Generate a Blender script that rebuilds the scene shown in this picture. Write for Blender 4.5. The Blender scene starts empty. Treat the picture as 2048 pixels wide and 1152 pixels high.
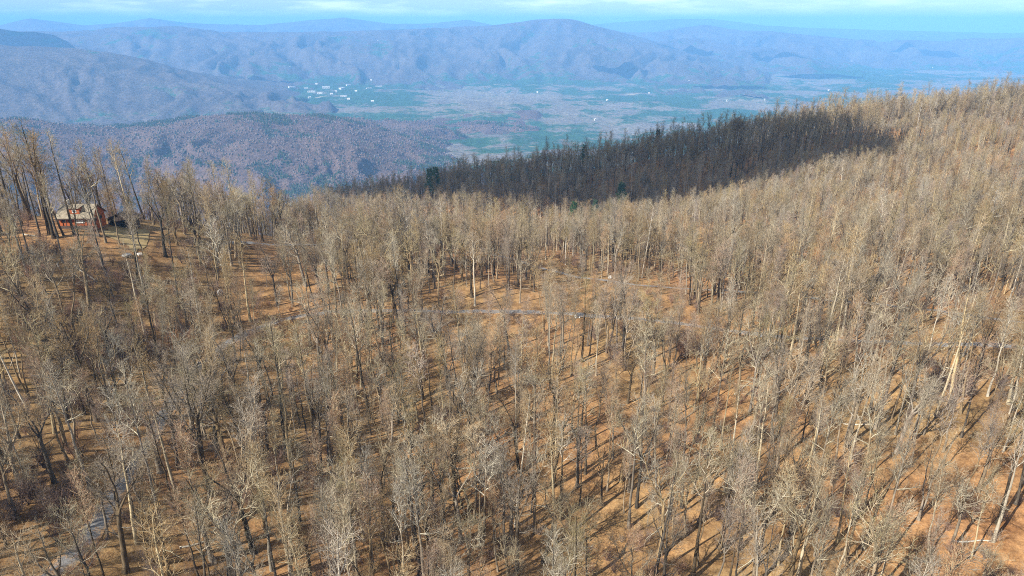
import bpy, math, random
import numpy as np
from mathutils import Vector

R = math.radians
rng = np.random.default_rng(7)
random.seed(7)
scene = bpy.context.scene
COL = scene.collection

# ------------------------------------------------------------------ camera
PITCH = 21.2
FPX = 1365.0                      # focal length in pixels of the 2048 px wide photograph
cam_d = bpy.data.cameras.new("camera")
cam_d.lens = 24.0
cam_d.sensor_width = 36.0
cam_d.clip_start = 0.5
cam_d.clip_end = 120000.0
cam = bpy.data.objects.new("camera", cam_d)
COL.objects.link(cam)
cam.location = (0, 0, 0)          # the drone hovers at the origin; the ground lies some 70 m below
cam.rotation_euler = (R(90 - PITCH), 0, 0)
scene.camera = cam

# ------------------------------------------------------------------ sky and sun
SUN_EL, SHADOW_AZ = 39.0, 52.0    # shadows fall away from the camera, towards the right
world = bpy.data.worlds.new("World")
scene.world = world
world.use_nodes = True
wn, wl = world.node_tree.nodes, world.node_tree.links
wn.clear()
w_out = wn.new("ShaderNodeOutputWorld")
w_bg = wn.new("ShaderNodeBackground")
w_bg.inputs["Strength"].default_value = 0.06
w_sky = wn.new("ShaderNodeTexSky")
w_sky.sky_type = 'NISHITA'
w_sky.sun_disc = False
w_sky.sun_elevation = R(SUN_EL)
w_sky.sun_rotation = R(SHADOW_AZ + 180)
w_sky.altitude = 2500
w_sky.air_density = 1.0
w_sky.dust_density = 0.15
w_sky.ozone_density = 2.0
# a deck of small fair-weather clouds all round the sky
w_tc = wn.new("ShaderNodeTexCoord")
w_sep = wn.new("ShaderNodeSeparateXYZ")
wl.new(w_tc.outputs["Generated"], w_sep.inputs[0])
w_map = wn.new("ShaderNodeMapping")
w_map.inputs["Scale"].default_value = (7.0, 7.0, 46.0)
wl.new(w_tc.outputs["Generated"], w_map.inputs[0])
w_noise = wn.new("ShaderNodeTexNoise")
w_noise.inputs["Scale"].default_value = 1.0
w_noise.inputs["Detail"].default_value = 8.0
w_noise.inputs["Roughness"].default_value = 0.58
wl.new(w_map.outputs[0], w_noise.inputs["Vector"])
w_ramp = wn.new("ShaderNodeValToRGB")
w_ramp.color_ramp.elements[0].position = 0.47
w_ramp.color_ramp.elements[1].position = 0.66
wl.new(w_noise.outputs["Fac"], w_ramp.inputs[0])
w_mix = wn.new("ShaderNodeMix")
w_mix.data_type = 'RGBA'
w_mix.inputs["B"].default_value = (14.0, 15.0, 16.0, 1)
wl.new(w_ramp.outputs["Color"], w_mix.inputs["Factor"])
wl.new(w_sky.outputs[0], w_mix.inputs["A"])
wl.new(w_mix.outputs["Result"], w_bg.inputs["Color"])
wl.new(w_bg.outputs[0], w_out.inputs["Surface"])

sun_d = bpy.data.lights.new("sun", 'SUN')
sun_d.energy = 5.0
sun_d.angle = R(0.5)
sun_d.color = (1.0, 0.94, 0.83)
sun = bpy.data.objects.new("sun", sun_d)
COL.objects.link(sun)
LDIR = Vector((math.sin(R(SHADOW_AZ)) * math.cos(R(SUN_EL)), math.cos(R(SHADOW_AZ)) * math.cos(R(SUN_EL)), -math.sin(R(SUN_EL))))
sun.rotation_euler = LDIR.to_track_quat('-Z', 'Y').to_euler()
sun.location = (-200, -200, 300)

scene.view_settings.view_transform = 'Standard'
scene.view_settings.look = 'None'
scene.view_settings.gamma = 1.0
scene.view_settings.use_curve_mapping = False
scene.view_settings.exposure = 1.12
scene.render.engine = 'CYCLES'
cy = scene.cycles
cy.max_bounces = 4
cy.diffuse_bounces = 2
cy.glossy_bounces = 1
cy.transmission_bounces = 1
cy.transparent_max_bounces = 4
cy.volume_bounces = 2
cy.use_denoising = False
scene.cycles.pixel_filter_type = 'BLACKMAN_HARRIS'
scene.cycles.filter_width = 1.0
cy.debug_use_spatial_splits = True
cy.use_adaptive_sampling = False
cy.sample_clamp_indirect = 6.0

# ------------------------------------------------------------------ helpers
CP, SP = math.cos(R(PITCH)), math.sin(R(PITCH))


def pix(px, py, Z):
    """Point at camera depth Z seen at a pixel of the 2048 x 1152 photograph (used to survey the terrain)."""
    u, v = (px - 1024) / FPX, (576 - py) / FPX
    return np.array((u * Z, (CP + v * SP) * Z, (-SP + v * CP) * Z))


def project(x, y, z):
    Z = y * CP - z * SP
    v = y * SP + z * CP
    Zs = np.where(Z > 1, Z, 1)
    return 1024 + FPX * x / Zs, 576 - FPX * v / Zs, Z


def perlin(x, y, seed=0):
    xi, yi = np.floor(x).astype(np.int64), np.floor(y).astype(np.int64)
    xf, yf = x - xi, y - yi

    def g(ix, iy, dx, dy):
        h = (ix * 374761393 + iy * 668265263 + seed * 974634777) & 0xffffffff
        h = ((h ^ (h >> 13)) * 1274126177) & 0xffffffff
        a = ((h ^ (h >> 16)) & 0xffff) / 65536.0 * 2 * np.pi
        return np.cos(a) * dx + np.sin(a) * dy
    u, v = xf**3 * (xf * (xf * 6 - 15) + 10), yf**3 * (yf * (yf * 6 - 15) + 10)
    a = g(xi, yi, xf, yf) * (1 - u) + g(xi + 1, yi, xf - 1, yf) * u
    b = g(xi, yi + 1, xf, yf - 1) * (1 - u) + g(xi + 1, yi + 1, xf - 1, yf - 1) * u
    return (a * (1 - v) + b * v) * 1.4


def fbm(x, y, oct=4, seed=0, ridged=False):
    s, a, f = 0, 1.0, 1.0
    for o in range(oct):
        n = perlin(x * f, y * f, seed + o * 17)
        s = s + a * ((1 - 2 * np.abs(n)) if ridged else n)
        a *= 0.5
        f *= 2.03
    return s


def new_mesh(name, verts, faces, mats, midx=None, smooth=True):
    me = bpy.data.meshes.new(name)
    verts = np.asarray(verts, dtype=np.float32)
    if isinstance(faces, np.ndarray):
        n, k = faces.shape
        me.vertices.add(len(verts))
        me.vertices.foreach_set("co", verts.ravel())
        me.loops.add(n * k)
        me.loops.foreach_set("vertex_index", faces.astype(np.int32).ravel())
        me.polygons.add(n)
        me.polygons.foreach_set("loop_start", np.arange(0, n * k, k, dtype=np.int32))
        me.update(calc_edges=True)
    else:
        me.from_pydata([tuple(v) for v in verts], [], faces)
        me.update()
    for m in (mats if isinstance(mats, (list, tuple)) else [mats]):
        me.materials.append(m)
    if midx is not None:
        me.polygons.foreach_set("material_index", np.asarray(midx, dtype=np.int32))
    if smooth:
        me.polygons.foreach_set("use_smooth", np.ones(len(me.polygons), dtype=bool))
    return me


def link(name, data, parent=None, loc=None, rotz=None, scale=None):
    o = bpy.data.objects.new(name, data)
    COL.objects.link(o)
    if parent is not None:
        o.parent = parent
    if loc is not None:
        o.location = loc
    if rotz is not None:
        o.rotation_euler = (0, 0, rotz)
    if scale is not None:
        o.scale = (scale, scale, scale)
    return o


def tag(o, label=None, cat=None, group=None, kind=None):
    if label:
        o["label"] = label
    if cat:
        o["category"] = cat
    if group:
        o["group"] = group
    if kind:
        o["kind"] = kind
    return o


class Shape:
    """Collects boxes, prisms and tubes into one mesh."""
    def __init__(s):
        s.v, s.f = [], []

    def add(s, vs, fs):
        b = len(s.v)
        s.v += [tuple(p) for p in vs]
        s.f += [tuple(b + i for i in f) for f in fs]
        return s

    def box(s, x0, y0, z0, x1, y1, z1):
        return s.add([(x0, y0, z0), (x1, y0, z0), (x1, y1, z0), (x0, y1, z0), (x0, y0, z1), (x1, y0, z1), (x1, y1, z1), (x0, y1, z1)],
                     [(0, 3, 2, 1), (4, 5, 6, 7), (0, 1, 5, 4), (1, 2, 6, 5), (2, 3, 7, 6), (3, 0, 4, 7)])

    def prism(s, poly, axis, a, b):
        """Extrude a 2-D polygon (in the two other axes) along axis from a to b."""
        def P(p, t):
            return (t, p[0], p[1]) if axis == 0 else ((p[0], t, p[1]) if axis == 1 else (p[0], p[1], t))
        n = len(poly)
        vs = [P(p, a) for p in poly] + [P(p, b) for p in poly]
        fs = [tuple(range(n)), tuple(range(2 * n - 1, n - 1, -1))] + [(i, i + n, (i + 1) % n + n, (i + 1) % n) for i in range(n)]
        return s.add(vs, fs)

    def build(s, name, mat, parent=None, smooth=False, **k):
        me = new_mesh(name, s.v, s.f, mat, smooth=smooth)
        import bmesh
        bm = bmesh.new()
        bm.from_mesh(me)
        bmesh.ops.recalc_face_normals(bm, faces=bm.faces)
        bm.to_mesh(me)
        bm.free()
        return link(name, me, parent, **k)


def tubes(P, Rr, sides):
    """P (N,K,3) centre lines, Rr (N,K) radii -> vertices and quad faces of N tapered tubes."""
    N, K, _ = P.shape
    T = np.gradient(P, axis=1) if K > 2 else np.repeat((P[:, 1:] - P[:, :1]), 2, axis=1)
    T = T / np.maximum(np.linalg.norm(T, axis=2, keepdims=True), 1e-9)
    mean = T.mean(axis=1)
    ref = np.where(np.abs(mean[:, 2:3]) < 0.8, np.array([[0, 0, 1.0]]), np.array([[1.0, 0, 0]]))[:, None, :]
    A = np.cross(T, ref)
    A /= np.maximum(np.linalg.norm(A, axis=2, keepdims=True), 1e-9)
    B = np.cross(T, A)
    ang = np.arange(sides) * 2 * np.pi / sides
    V = (P[:, :, None, :] + Rr[:, :, None, None] * (np.cos(ang)[None, None, :, None] * A[:, :, None, :] + np.sin(ang)[None, None, :, None] * B[:, :, None, :]))
    idx = np.arange(N * K * sides).reshape(N, K, sides)
    nx = np.roll(idx, -1, axis=2)
    F = np.stack([idx[:, :-1], nx[:, :-1], nx[:, 1:], idx[:, 1:]], axis=-1).reshape(-1, 4)
    return V.reshape(-1, 3), F


# ------------------------------------------------------------------ materials
def mat_new(name):
    m = bpy.data.materials.new(name)
    m.use_nodes = True
    nt = m.node_tree
    b = nt.nodes["Principled BSDF"]
    b.inputs["Roughness"].default_value = 0.85
    b.inputs["Specular IOR Level"].default_value = 0.2
    return m, nt, b


def ramp(nt, stops, fac):
    r = nt.nodes.new("ShaderNodeValToRGB")
    el = r.color_ramp.elements
    while len(el) < len(stops):
        el.new(0.5)
    for e, (p, c) in zip(el, stops):
        e.position = p
        e.color = (*c, 1) if len(c) == 3 else c
    nt.links.new(fac, r.inputs[0])
    return r.outputs["Color"]


def noise(nt, scale, detail=4, rough=0.55, vec=None, mapping=None):
    n = nt.nodes.new("ShaderNodeTexNoise")
    n.inputs["Scale"].default_value = scale
    n.inputs["Detail"].default_value = detail
    n.inputs["Roughness"].default_value = rough
    if vec is not None:
        if mapping:
            mp = nt.nodes.new("ShaderNodeMapping")
            mp.inputs["Scale"].default_value = mapping
            nt.links.new(vec, mp.inputs[0])
            vec = mp.outputs[0]
        nt.links.new(vec, n.inputs["Vector"])
    return n.outputs["Fac"]


def mixc(nt, fac, a, b, mode='MIX'):
    m = nt.nodes.new("ShaderNodeMix")
    m.data_type = 'RGBA'
    m.blend_type = mode
    for s, v in (("Factor", fac), ("A", a), ("B", b)):
        if isinstance(v, (int, float)):
            m.inputs[s].default_value = v
        elif isinstance(v, tuple):
            m.inputs[s].default_value = (*v, 1) if len(v) == 3 else v
        else:
            nt.links.new(v, m.inputs[s])
    return m.outputs["Result"]


def bump(nt, b, h, strength, dist):
    n = nt.nodes.new("ShaderNodeBump")
    n.inputs["Strength"].default_value = strength
    n.inputs["Distance"].default_value = dist
    nt.links.new(h, n.inputs["Height"])
    nt.links.new(n.outputs[0], b.inputs["Normal"])


def objpos(nt, geo=True):
    n = nt.nodes.new("ShaderNodeNewGeometry" if geo else "ShaderNodeTexCoord")
    return n.outputs["Position" if geo else "Object"]


def bark(name, dark, light, spread=0.35):
    """Streaky bark; every tree (or instance) leans a little lighter, darker, greyer or redder."""
    m, nt, b = mat_new(name)
    p = objpos(nt, False)
    f = noise(nt, 3.0, 5, 0.6, p, (1, 1, 0.22))
    c = ramp(nt, [(0.32, dark), (0.68, light)], f)
    oi = nt.nodes.new("ShaderNodeObjectInfo")
    hs = nt.nodes.new("ShaderNodeHueSaturation")
    mr = nt.nodes.new("ShaderNodeMapRange")
    mr.inputs["To Min"].default_value = 1 - spread
    mr.inputs["To Max"].default_value = 1 + spread
    nt.links.new(oi.outputs["Random"], mr.inputs["Value"])
    nt.links.new(mr.outputs[0], hs.inputs["Value"])
    wn2 = nt.nodes.new("ShaderNodeTexWhiteNoise")
    wn2.noise_dimensions = '1D'
    nt.links.new(oi.outputs["Random"], wn2.inputs["W"])
    mr2 = nt.nodes.new("ShaderNodeMapRange")
    mr2.inputs["To Min"].default_value = 0.62
    mr2.inputs["To Max"].default_value = 1.2
    nt.links.new(wn2.outputs["Value"], mr2.inputs["Value"])
    nt.links.new(mr2.outputs[0], hs.inputs["Saturation"])
    nt.links.new(c, hs.inputs["Color"])
    nt.links.new(hs.outputs[0], b.inputs["Base Color"])
    b.inputs["Roughness"].default_value = 0.9
    return m


def plain(name, c1, c2, scale, rough=0.8, bmp=0.0, bdist=0.02):
    m, nt, b = mat_new(name)
    p = objpos(nt, False)
    f = noise(nt, scale, 5, 0.6, p)
    nt.links.new(ramp(nt, [(0.3, c1), (0.7, c2)], f), b.inputs["Base Color"])
    b.inputs["Roughness"].default_value = rough
    if bmp:
        bump(nt, b, f, bmp, bdist)
    return m


M = {}
M['bark_pale'] = bark("bark_pale", (0.23, 0.18, 0.11), (0.46, 0.385, 0.255))
M['bark_mid'] = bark("bark_mid", (0.105, 0.077, 0.048), (0.30, 0.23, 0.145))
M['bark_dark'] = bark("bark_dark", (0.036, 0.028, 0.02), (0.12, 0.092, 0.06))
M['limb_pale'] = bark("limb_pale", (0.2232, 0.1886, 0.115), (0.465, 0.4094, 0.2806))
M['limb_mid'] = bark("limb_mid", (0.20, 0.16, 0.102), (0.40, 0.325, 0.22))
M['limb_dark'] = bark("limb_dark", (0.075, 0.058, 0.04), (0.19, 0.15, 0.102))
M['twig_tan'] = bark("twig_tan", (0.2325, 0.162, 0.0874), (0.3627, 0.261, 0.1472))
M['twig_pink'] = bark("twig_pink", (0.2278, 0.1395, 0.0873), (0.3534, 0.225, 0.144))
M['twig_olive'] = bark("twig_olive", (0.1953, 0.162, 0.0828), (0.3069, 0.2565, 0.138))
M['twig_grey'] = bark("twig_grey", (0.1721, 0.1305, 0.081), (0.2976, 0.234, 0.1518))
M['dead_wood'] = bark("dead_wood", (0.30, 0.26, 0.20), (0.52, 0.47, 0.39), 0.15)
M['needles'] = bark("needles", (0.022, 0.065, 0.018), (0.06, 0.13, 0.035))
M['shrub'] = bark("shrub", (0.17, 0.105, 0.075), (0.30, 0.19, 0.14))
M['rock'] = plain("rock", (0.30, 0.285, 0.26), (0.55, 0.53, 0.49), 2.5, 0.9, 0.6, 0.1)
M['white_paint'] = plain("white_paint", (0.74, 0.74, 0.72), (0.82, 0.82, 0.80), 2.0, 0.5)

# leaf litter
m, nt, b = mat_new("leaf_litter")
p = objpos(nt)
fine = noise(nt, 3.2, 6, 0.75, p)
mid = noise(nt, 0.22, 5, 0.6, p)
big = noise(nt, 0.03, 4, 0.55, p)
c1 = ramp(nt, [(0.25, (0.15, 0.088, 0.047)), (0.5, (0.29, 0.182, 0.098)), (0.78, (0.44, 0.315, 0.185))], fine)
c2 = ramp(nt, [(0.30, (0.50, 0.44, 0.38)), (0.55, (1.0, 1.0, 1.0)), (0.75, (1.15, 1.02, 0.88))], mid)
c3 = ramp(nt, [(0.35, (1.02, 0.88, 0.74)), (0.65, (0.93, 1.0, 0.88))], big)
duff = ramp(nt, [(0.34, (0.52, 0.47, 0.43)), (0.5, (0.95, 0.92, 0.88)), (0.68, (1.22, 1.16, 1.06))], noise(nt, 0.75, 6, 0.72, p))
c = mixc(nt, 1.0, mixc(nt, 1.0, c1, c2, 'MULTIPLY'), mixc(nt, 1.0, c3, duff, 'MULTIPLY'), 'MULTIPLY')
nt.links.new(c, b.inputs["Base Color"])
bump(nt, b, fine, 0.7, 0.12)
b.inputs["Roughness"].default_value = 0.95
M['litter'] = m

m, nt, b = mat_new("gravel_road")
p = objpos(nt)
f = noise(nt, 5.0, 6, 0.7, p)
g = noise(nt, 0.35, 5, 0.65, p)
c = ramp(nt, [(0.3, (0.12, 0.117, 0.115)), (0.7, (0.25, 0.245, 0.24))], f)
vg = nt.nodes.new("ShaderNodeAttribute")
vg.attribute_name = "verge"
vp_ = nt.nodes.new("ShaderNodeMath")
vp_.operation = 'POWER'
nt.links.new(vg.outputs["Fac"], vp_.inputs[0])
vp_.inputs[1].default_value = 3.0
va = nt.nodes.new("ShaderNodeMath")
va.operation = 'MULTIPLY_ADD'
nt.links.new(vp_.outputs[0], va.inputs[0])
va.inputs[1].default_value = 0.30
nt.links.new(noise(nt, 0.9, 6, 0.75, p), va.inputs[2])
vb = nt.nodes.new("ShaderNodeMath")
vb.operation = 'MULTIPLY_ADD'
nt.links.new(g, vb.inputs[0])
vb.inputs[1].default_value = 0.5
nt.links.new(va.outputs[0], vb.inputs[2])
lf = ramp(nt, [(0.80, (0, 0, 0)), (0.92, (1, 1, 1))], vb.outputs[0])
c = mixc(nt, lf, c, (0.33, 0.20, 0.10))
nt.links.new(c, b.inputs["Base Color"])
bump(nt, b, f, 0.3, 0.04)
M['road'] = m

M['lawn'] = plain("lawn", (0.20, 0.145, 0.065), (0.36, 0.27, 0.135), 0.35, 0.95)
M['green'] = plain("green_grass", (0.14, 0.22, 0.09), (0.26, 0.36, 0.17), 0.4, 0.95)

# far woods: bare hardwoods, pine stands, pale fields
def far_material(name, tone, cut, fs=0.045):
    m, nt, b = mat_new(name)
    p = objpos(nt)
    fine = noise(nt, fs, 5, 0.72, p)
    mid = noise(nt, 0.0042, 5, 0.62, p)
    big = noise(nt, 0.00095, 5, 0.58, p)
    hard = ramp(nt, [(0.25, tuple(q * 0.4 for q in tone)), (0.5, tone), (0.75, tuple(q * 1.8 for q in tone))], fine)
    tint = ramp(nt, [(0.3, (0.72, 0.70, 0.78)), (0.7, (1.2, 1.12, 1.0))], mid)
    hard = mixc(nt, 1.0, hard, tint, 'MULTIPLY')
    pine = ramp(nt, [(0.3, (0.016, 0.045, 0.026)), (0.7, (0.055, 0.125, 0.065))], fine)
    pm = nt.nodes.new("ShaderNodeMath")
    pm.operation = 'MULTIPLY_ADD'
    nt.links.new(mid, pm.inputs[0])
    pm.inputs[1].default_value = 0.75
    nt.links.new(big, pm.inputs[2])
    # pines keep to the low valley floor
    sepz = nt.nodes.new("ShaderNodeSeparateXYZ")
    nt.links.new(p, sepz.inputs[0])
    low = nt.nodes.new("ShaderNodeMapRange")
    low.inputs["From Min"].default_value = -330
    low.inputs["From Max"].default_value = -540
    low.inputs["To Min"].default_value = -0.07
    low.inputs["To Max"].default_value = 0.05
    nt.links.new(sepz.outputs["Z"], low.inputs["Value"])
    pa = nt.nodes.new("ShaderNodeMath")
    nt.links.new(pm.outputs[0], pa.inputs[0])
    nt.links.new(low.outputs[0], pa.inputs[1])
    pf = nt.nodes.new("ShaderNodeMath")
    pf.operation = 'MULTIPLY_ADD'
    nt.links.new(noise(nt, 0.016, 5, 0.7, p), pf.inputs[0])
    pf.inputs[1].default_value = 0.34
    nt.links.new(pa.outputs[0], pf.inputs[2])
    pq = nt.nodes.new("ShaderNodeMath")
    pq.inputs[1].default_value = -0.17
    nt.links.new(pf.outputs[0], pq.inputs[0])
    pa = pq
    pmask = ramp(nt, [(cut, (0, 0, 0)), (cut + 0.09, (1, 1, 1))], pa.outputs[0])
    c = mixc(nt, pmask, hard, pine)
    fieldn = noise(nt, 0.0023, 3, 0.5, p, (1, 1, 0))
    fmask = ramp(nt, [(0.70, (0, 0, 0)), (0.72, (1, 1, 1))], fieldn)
    fz = nt.nodes.new("ShaderNodeMapRange")
    fz.inputs["From Min"].default_value = -480
    fz.inputs["From Max"].default_value = -520
    nt.links.new(sepz.outputs["Z"], fz.inputs["Value"])
    fm = nt.nodes.new("ShaderNodeMath")
    fm.operation = 'MULTIPLY'
    nt.links.new(fmask, fm.inputs[0])
    nt.links.new(fz.outputs[0], fm.inputs[1])
    c = mixc(nt, fm.outputs[0], c, (0.30, 0.26, 0.17))
    nt.links.new(c, b.inputs["Base Color"])
    bump(nt, b, fine, 1.0, 14.0)
    b.inputs["Roughness"].default_value = 1.0
    b.inputs["Specular IOR Level"].default_value = 0.0
    return m


M['far'] = far_material("far_woods", (0.10, 0.088, 0.085), 0.93)
M['hill'] = far_material("hill_woods", (0.13, 0.095, 0.085), 1.0, 0.085)
M['valley'] = far_material("valley_woods", (0.185, 0.175, 0.15), 0.85)

M['field'] = plain("pale_field", (0.36, 0.31, 0.2), (0.52, 0.46, 0.33), 0.02, 1.0)
M['cloud'] = plain("cloud_white", (0.78, 0.78, 0.78), (0.86, 0.86, 0.86), 0.01, 1.0)

m = bpy.data.materials.new("thin_cloud")
m.use_nodes = True
nt = m.node_tree
td = nt.nodes.new("ShaderNodeBsdfTransparent")
mx = nt.nodes.new("ShaderNodeMixShader")
mx.inputs[0].default_value = 0.27
nt.nodes["Principled BSDF"].inputs["Base Color"].default_value = (0.85, 0.85, 0.85, 1)
nt.links.new(nt.nodes["Principled BSDF"].outputs[0], mx.inputs[1])
nt.links.new(td.outputs[0], mx.inputs[2])
nt.links.new(mx.outputs[0], nt.nodes["Material Output"].inputs["Surface"])
M['thin_cloud'] = m

# ------------------------------------------------------------------ near terrain: the wooded mountain side
CTRL = [  # pixel x, pixel y, depth of the bare ground there
    (0, 1152, 84), (512, 1152, 95), (1024, 1152, 100), (1536, 1152, 98), (2048, 1152, 92),
    (0, 800, 116), (512, 800, 136), (1024, 800, 142), (1536, 800, 138), (2048, 800, 124),
    (0, 600, 140), (400, 600, 165), (800, 628, 174), (1250, 635, 174), (1500, 668, 166), (1800, 690, 148), (2048, 650, 146),
    (155, 462, 168), (0, 468, 165), (-200, 470, 160), (330, 470, 185), (700, 494, 226), (1000, 520, 226), (1180, 560, 208),
    (1500, 588, 190), (1930, 630, 165), (1400, 500, 244), (1700, 450, 255), (2048, 450, 232),
    (850, 500, 245), (1300, 455, 315), (1600, 375, 365), (1800, 305, 385), (2048, 250, 400), (2300, 200, 410),
    (2048, 330, 315), (2300, 450, 235), (2300, 800, 120),
    # dark spur beyond the ravine
    (650, 420, 590), (800, 400, 560), (950, 372, 530), (1100, 352, 505), (1300, 322, 480), (1500, 292, 462), (1680, 268, 448),
]
cp = [tuple(pix(*c)) for c in CTRL]
cp += [(-60, 330, -120), (20, 390, -138), (100, 400, -118), (-150, 290, -105), (-230, 260, -95), (-60, 640, -220), (120, 620, -190),
       (0, 30, -78), (-120, 40, -66), (120, 40, -70), (0, -80, -70), (-220, 120, -50), (-260, 0, -60), (260, 60, -55), (320, 200, -45), (420, 420, -50),
       (260, 620, -130), (420, 560, -95), (-300, 480, -230), (-160, 470, -190)]
cp = np.array(cp)


def tps_fit(pts, smooth=4.0):
    n = len(pts)
    d = np.linalg.norm(pts[:, None, :2] - pts[None, :, :2], axis=2) / 100.0
    K = np.where(d > 0, d * d * np.log(np.maximum(d, 1e-9)), 0) + np.eye(n) * smooth * 1e-3
    Pm = np.c_[np.ones(n), pts[:, :2] / 100.0]
    A = np.zeros((n + 3, n + 3))
    A[:n, :n] = K
    A[:n, n:] = Pm
    A[n:, :n] = Pm.T
    return np.linalg.solve(A, np.r_[pts[:, 2], 0, 0, 0])


TPS = tps_fit(cp, 12.0)
X0, X1, Y0, Y1 = -330, 470, -120, 660


def ground_z(x, y):
    x, y = np.asarray(x, float), np.asarray(y, float)
    shp = x.shape
    x, y = x.ravel(), y.ravel()
    xc, yc = np.clip(x, X0, X1), np.clip(y, Y0, Y1)
    out = np.empty(len(x))
    for s in range(0, len(x), 20000):
        a, b_ = xc[s:s + 20000] / 100, yc[s:s + 20000] / 100
        d2 = (a[:, None] - cp[None, :, 0] / 100) ** 2 + (b_[:, None] - cp[None, :, 1] / 100) ** 2
        k = 0.5 * d2 * np.log(np.maximum(d2, 1e-12))
        out[s:s + 20000] = k @ TPS[:len(cp)] + TPS[-3] + TPS[-2] * a + TPS[-1] * b_
    far = np.hypot(x - xc, y - yc)
    behind = (y < Y0) | ((x < X0) & (y < 100)) | ((x > X1) & (y < 300))
    out = np.maximum(out, -420)
    out -= far * np.where(behind, 0.12, 0.42)
    out += 1.3 * perlin(x / 34, y / 34, 3) + 0.5 * perlin(x / 13, y / 13, 5) + 8 * perlin(x / 160, y / 160, 9) * np.clip(far / 150, 0, 1)
    return out.reshape(shp)


def axis(lo, hi, step, ext, n):
    g = np.geomspace(1, 1 + ext, n) - 1
    return np.r_[lo - g[::-1][:-1], np.arange(lo, hi + 0.1, step), hi + g[1:]]


gx, gy = axis(X0, X1, 2.5, 1700, 28), axis(Y0, Y1, 2.5, 1700, 28)
GX, GY = np.meshgrid(gx, gy)
GZ = ground_z(GX, GY)
nx_, ny_ = len(gx), len(gy)
ii = np.arange(nx_ * ny_).reshape(ny_, nx_)
F = np.stack([ii[:-1, :-1], ii[:-1, 1:], ii[1:, 1:], ii[1:, :-1]], -1).reshape(-1, 4)
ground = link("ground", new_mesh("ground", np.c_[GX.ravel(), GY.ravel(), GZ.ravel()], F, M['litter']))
tag(ground, "mountain side covered in orange brown fallen leaves under the bare trees", "ground", kind="structure")


_FX, _FY = np.arange(X0, X1 + 0.1, 2.5), np.arange(Y0, Y1 + 0.1, 2.5)
_FZ = GZ[27:27 + len(_FY), 27:27 + len(_FX)]


def ground_fast(x, y):
    fx_, fy_ = np.clip((x - X0) / 2.5, 0, len(_FX) - 1.001), np.clip((y - Y0) / 2.5, 0, len(_FY) - 1.001)
    i, j = fx_.astype(int), fy_.astype(int)
    a, b_ = fx_ - i, fy_ - j
    return (_FZ[j, i] * (1 - a) + _FZ[j, i + 1] * a) * (1 - b_) + (_FZ[j + 1, i] * (1 - a) + _FZ[j + 1, i + 1] * a) * b_


def gz(x, y):
    return float(ground_z(np.array([x]), np.array([y]))[0])


def hit_ground(px, py, zmin=60, zmax=700):
    Zs = np.linspace(zmin, zmax, 1600)
    u, v = (px - 1024) / FPX, (576 - py) / FPX
    x, y, z = u * Zs, (CP + v * SP) * Zs, (-SP + v * CP) * Zs
    g = ground_fast(x, y)
    k = np.argmax(z < g)
    return np.array((x[k], y[k], gz(x[k], y[k])))


# ------------------------------------------------------------------ far terrain
AZ = R(1)


def crest(pts, dist, az):
    """Crest height along azimuth for surveyed skyline pixels at a horizontal distance."""
    a, z = [], []
    for q in pts:
        d = q[2] if len(q) > 2 else dist
        v = pix(q[0], q[1], 1.0)
        h = math.hypot(v[0], v[1])
        a.append(math.atan2(v[0], v[1]))
        z.append(v[2] / h * d)
    return np.interp(az, a, z), a[0], a[-1]


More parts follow.
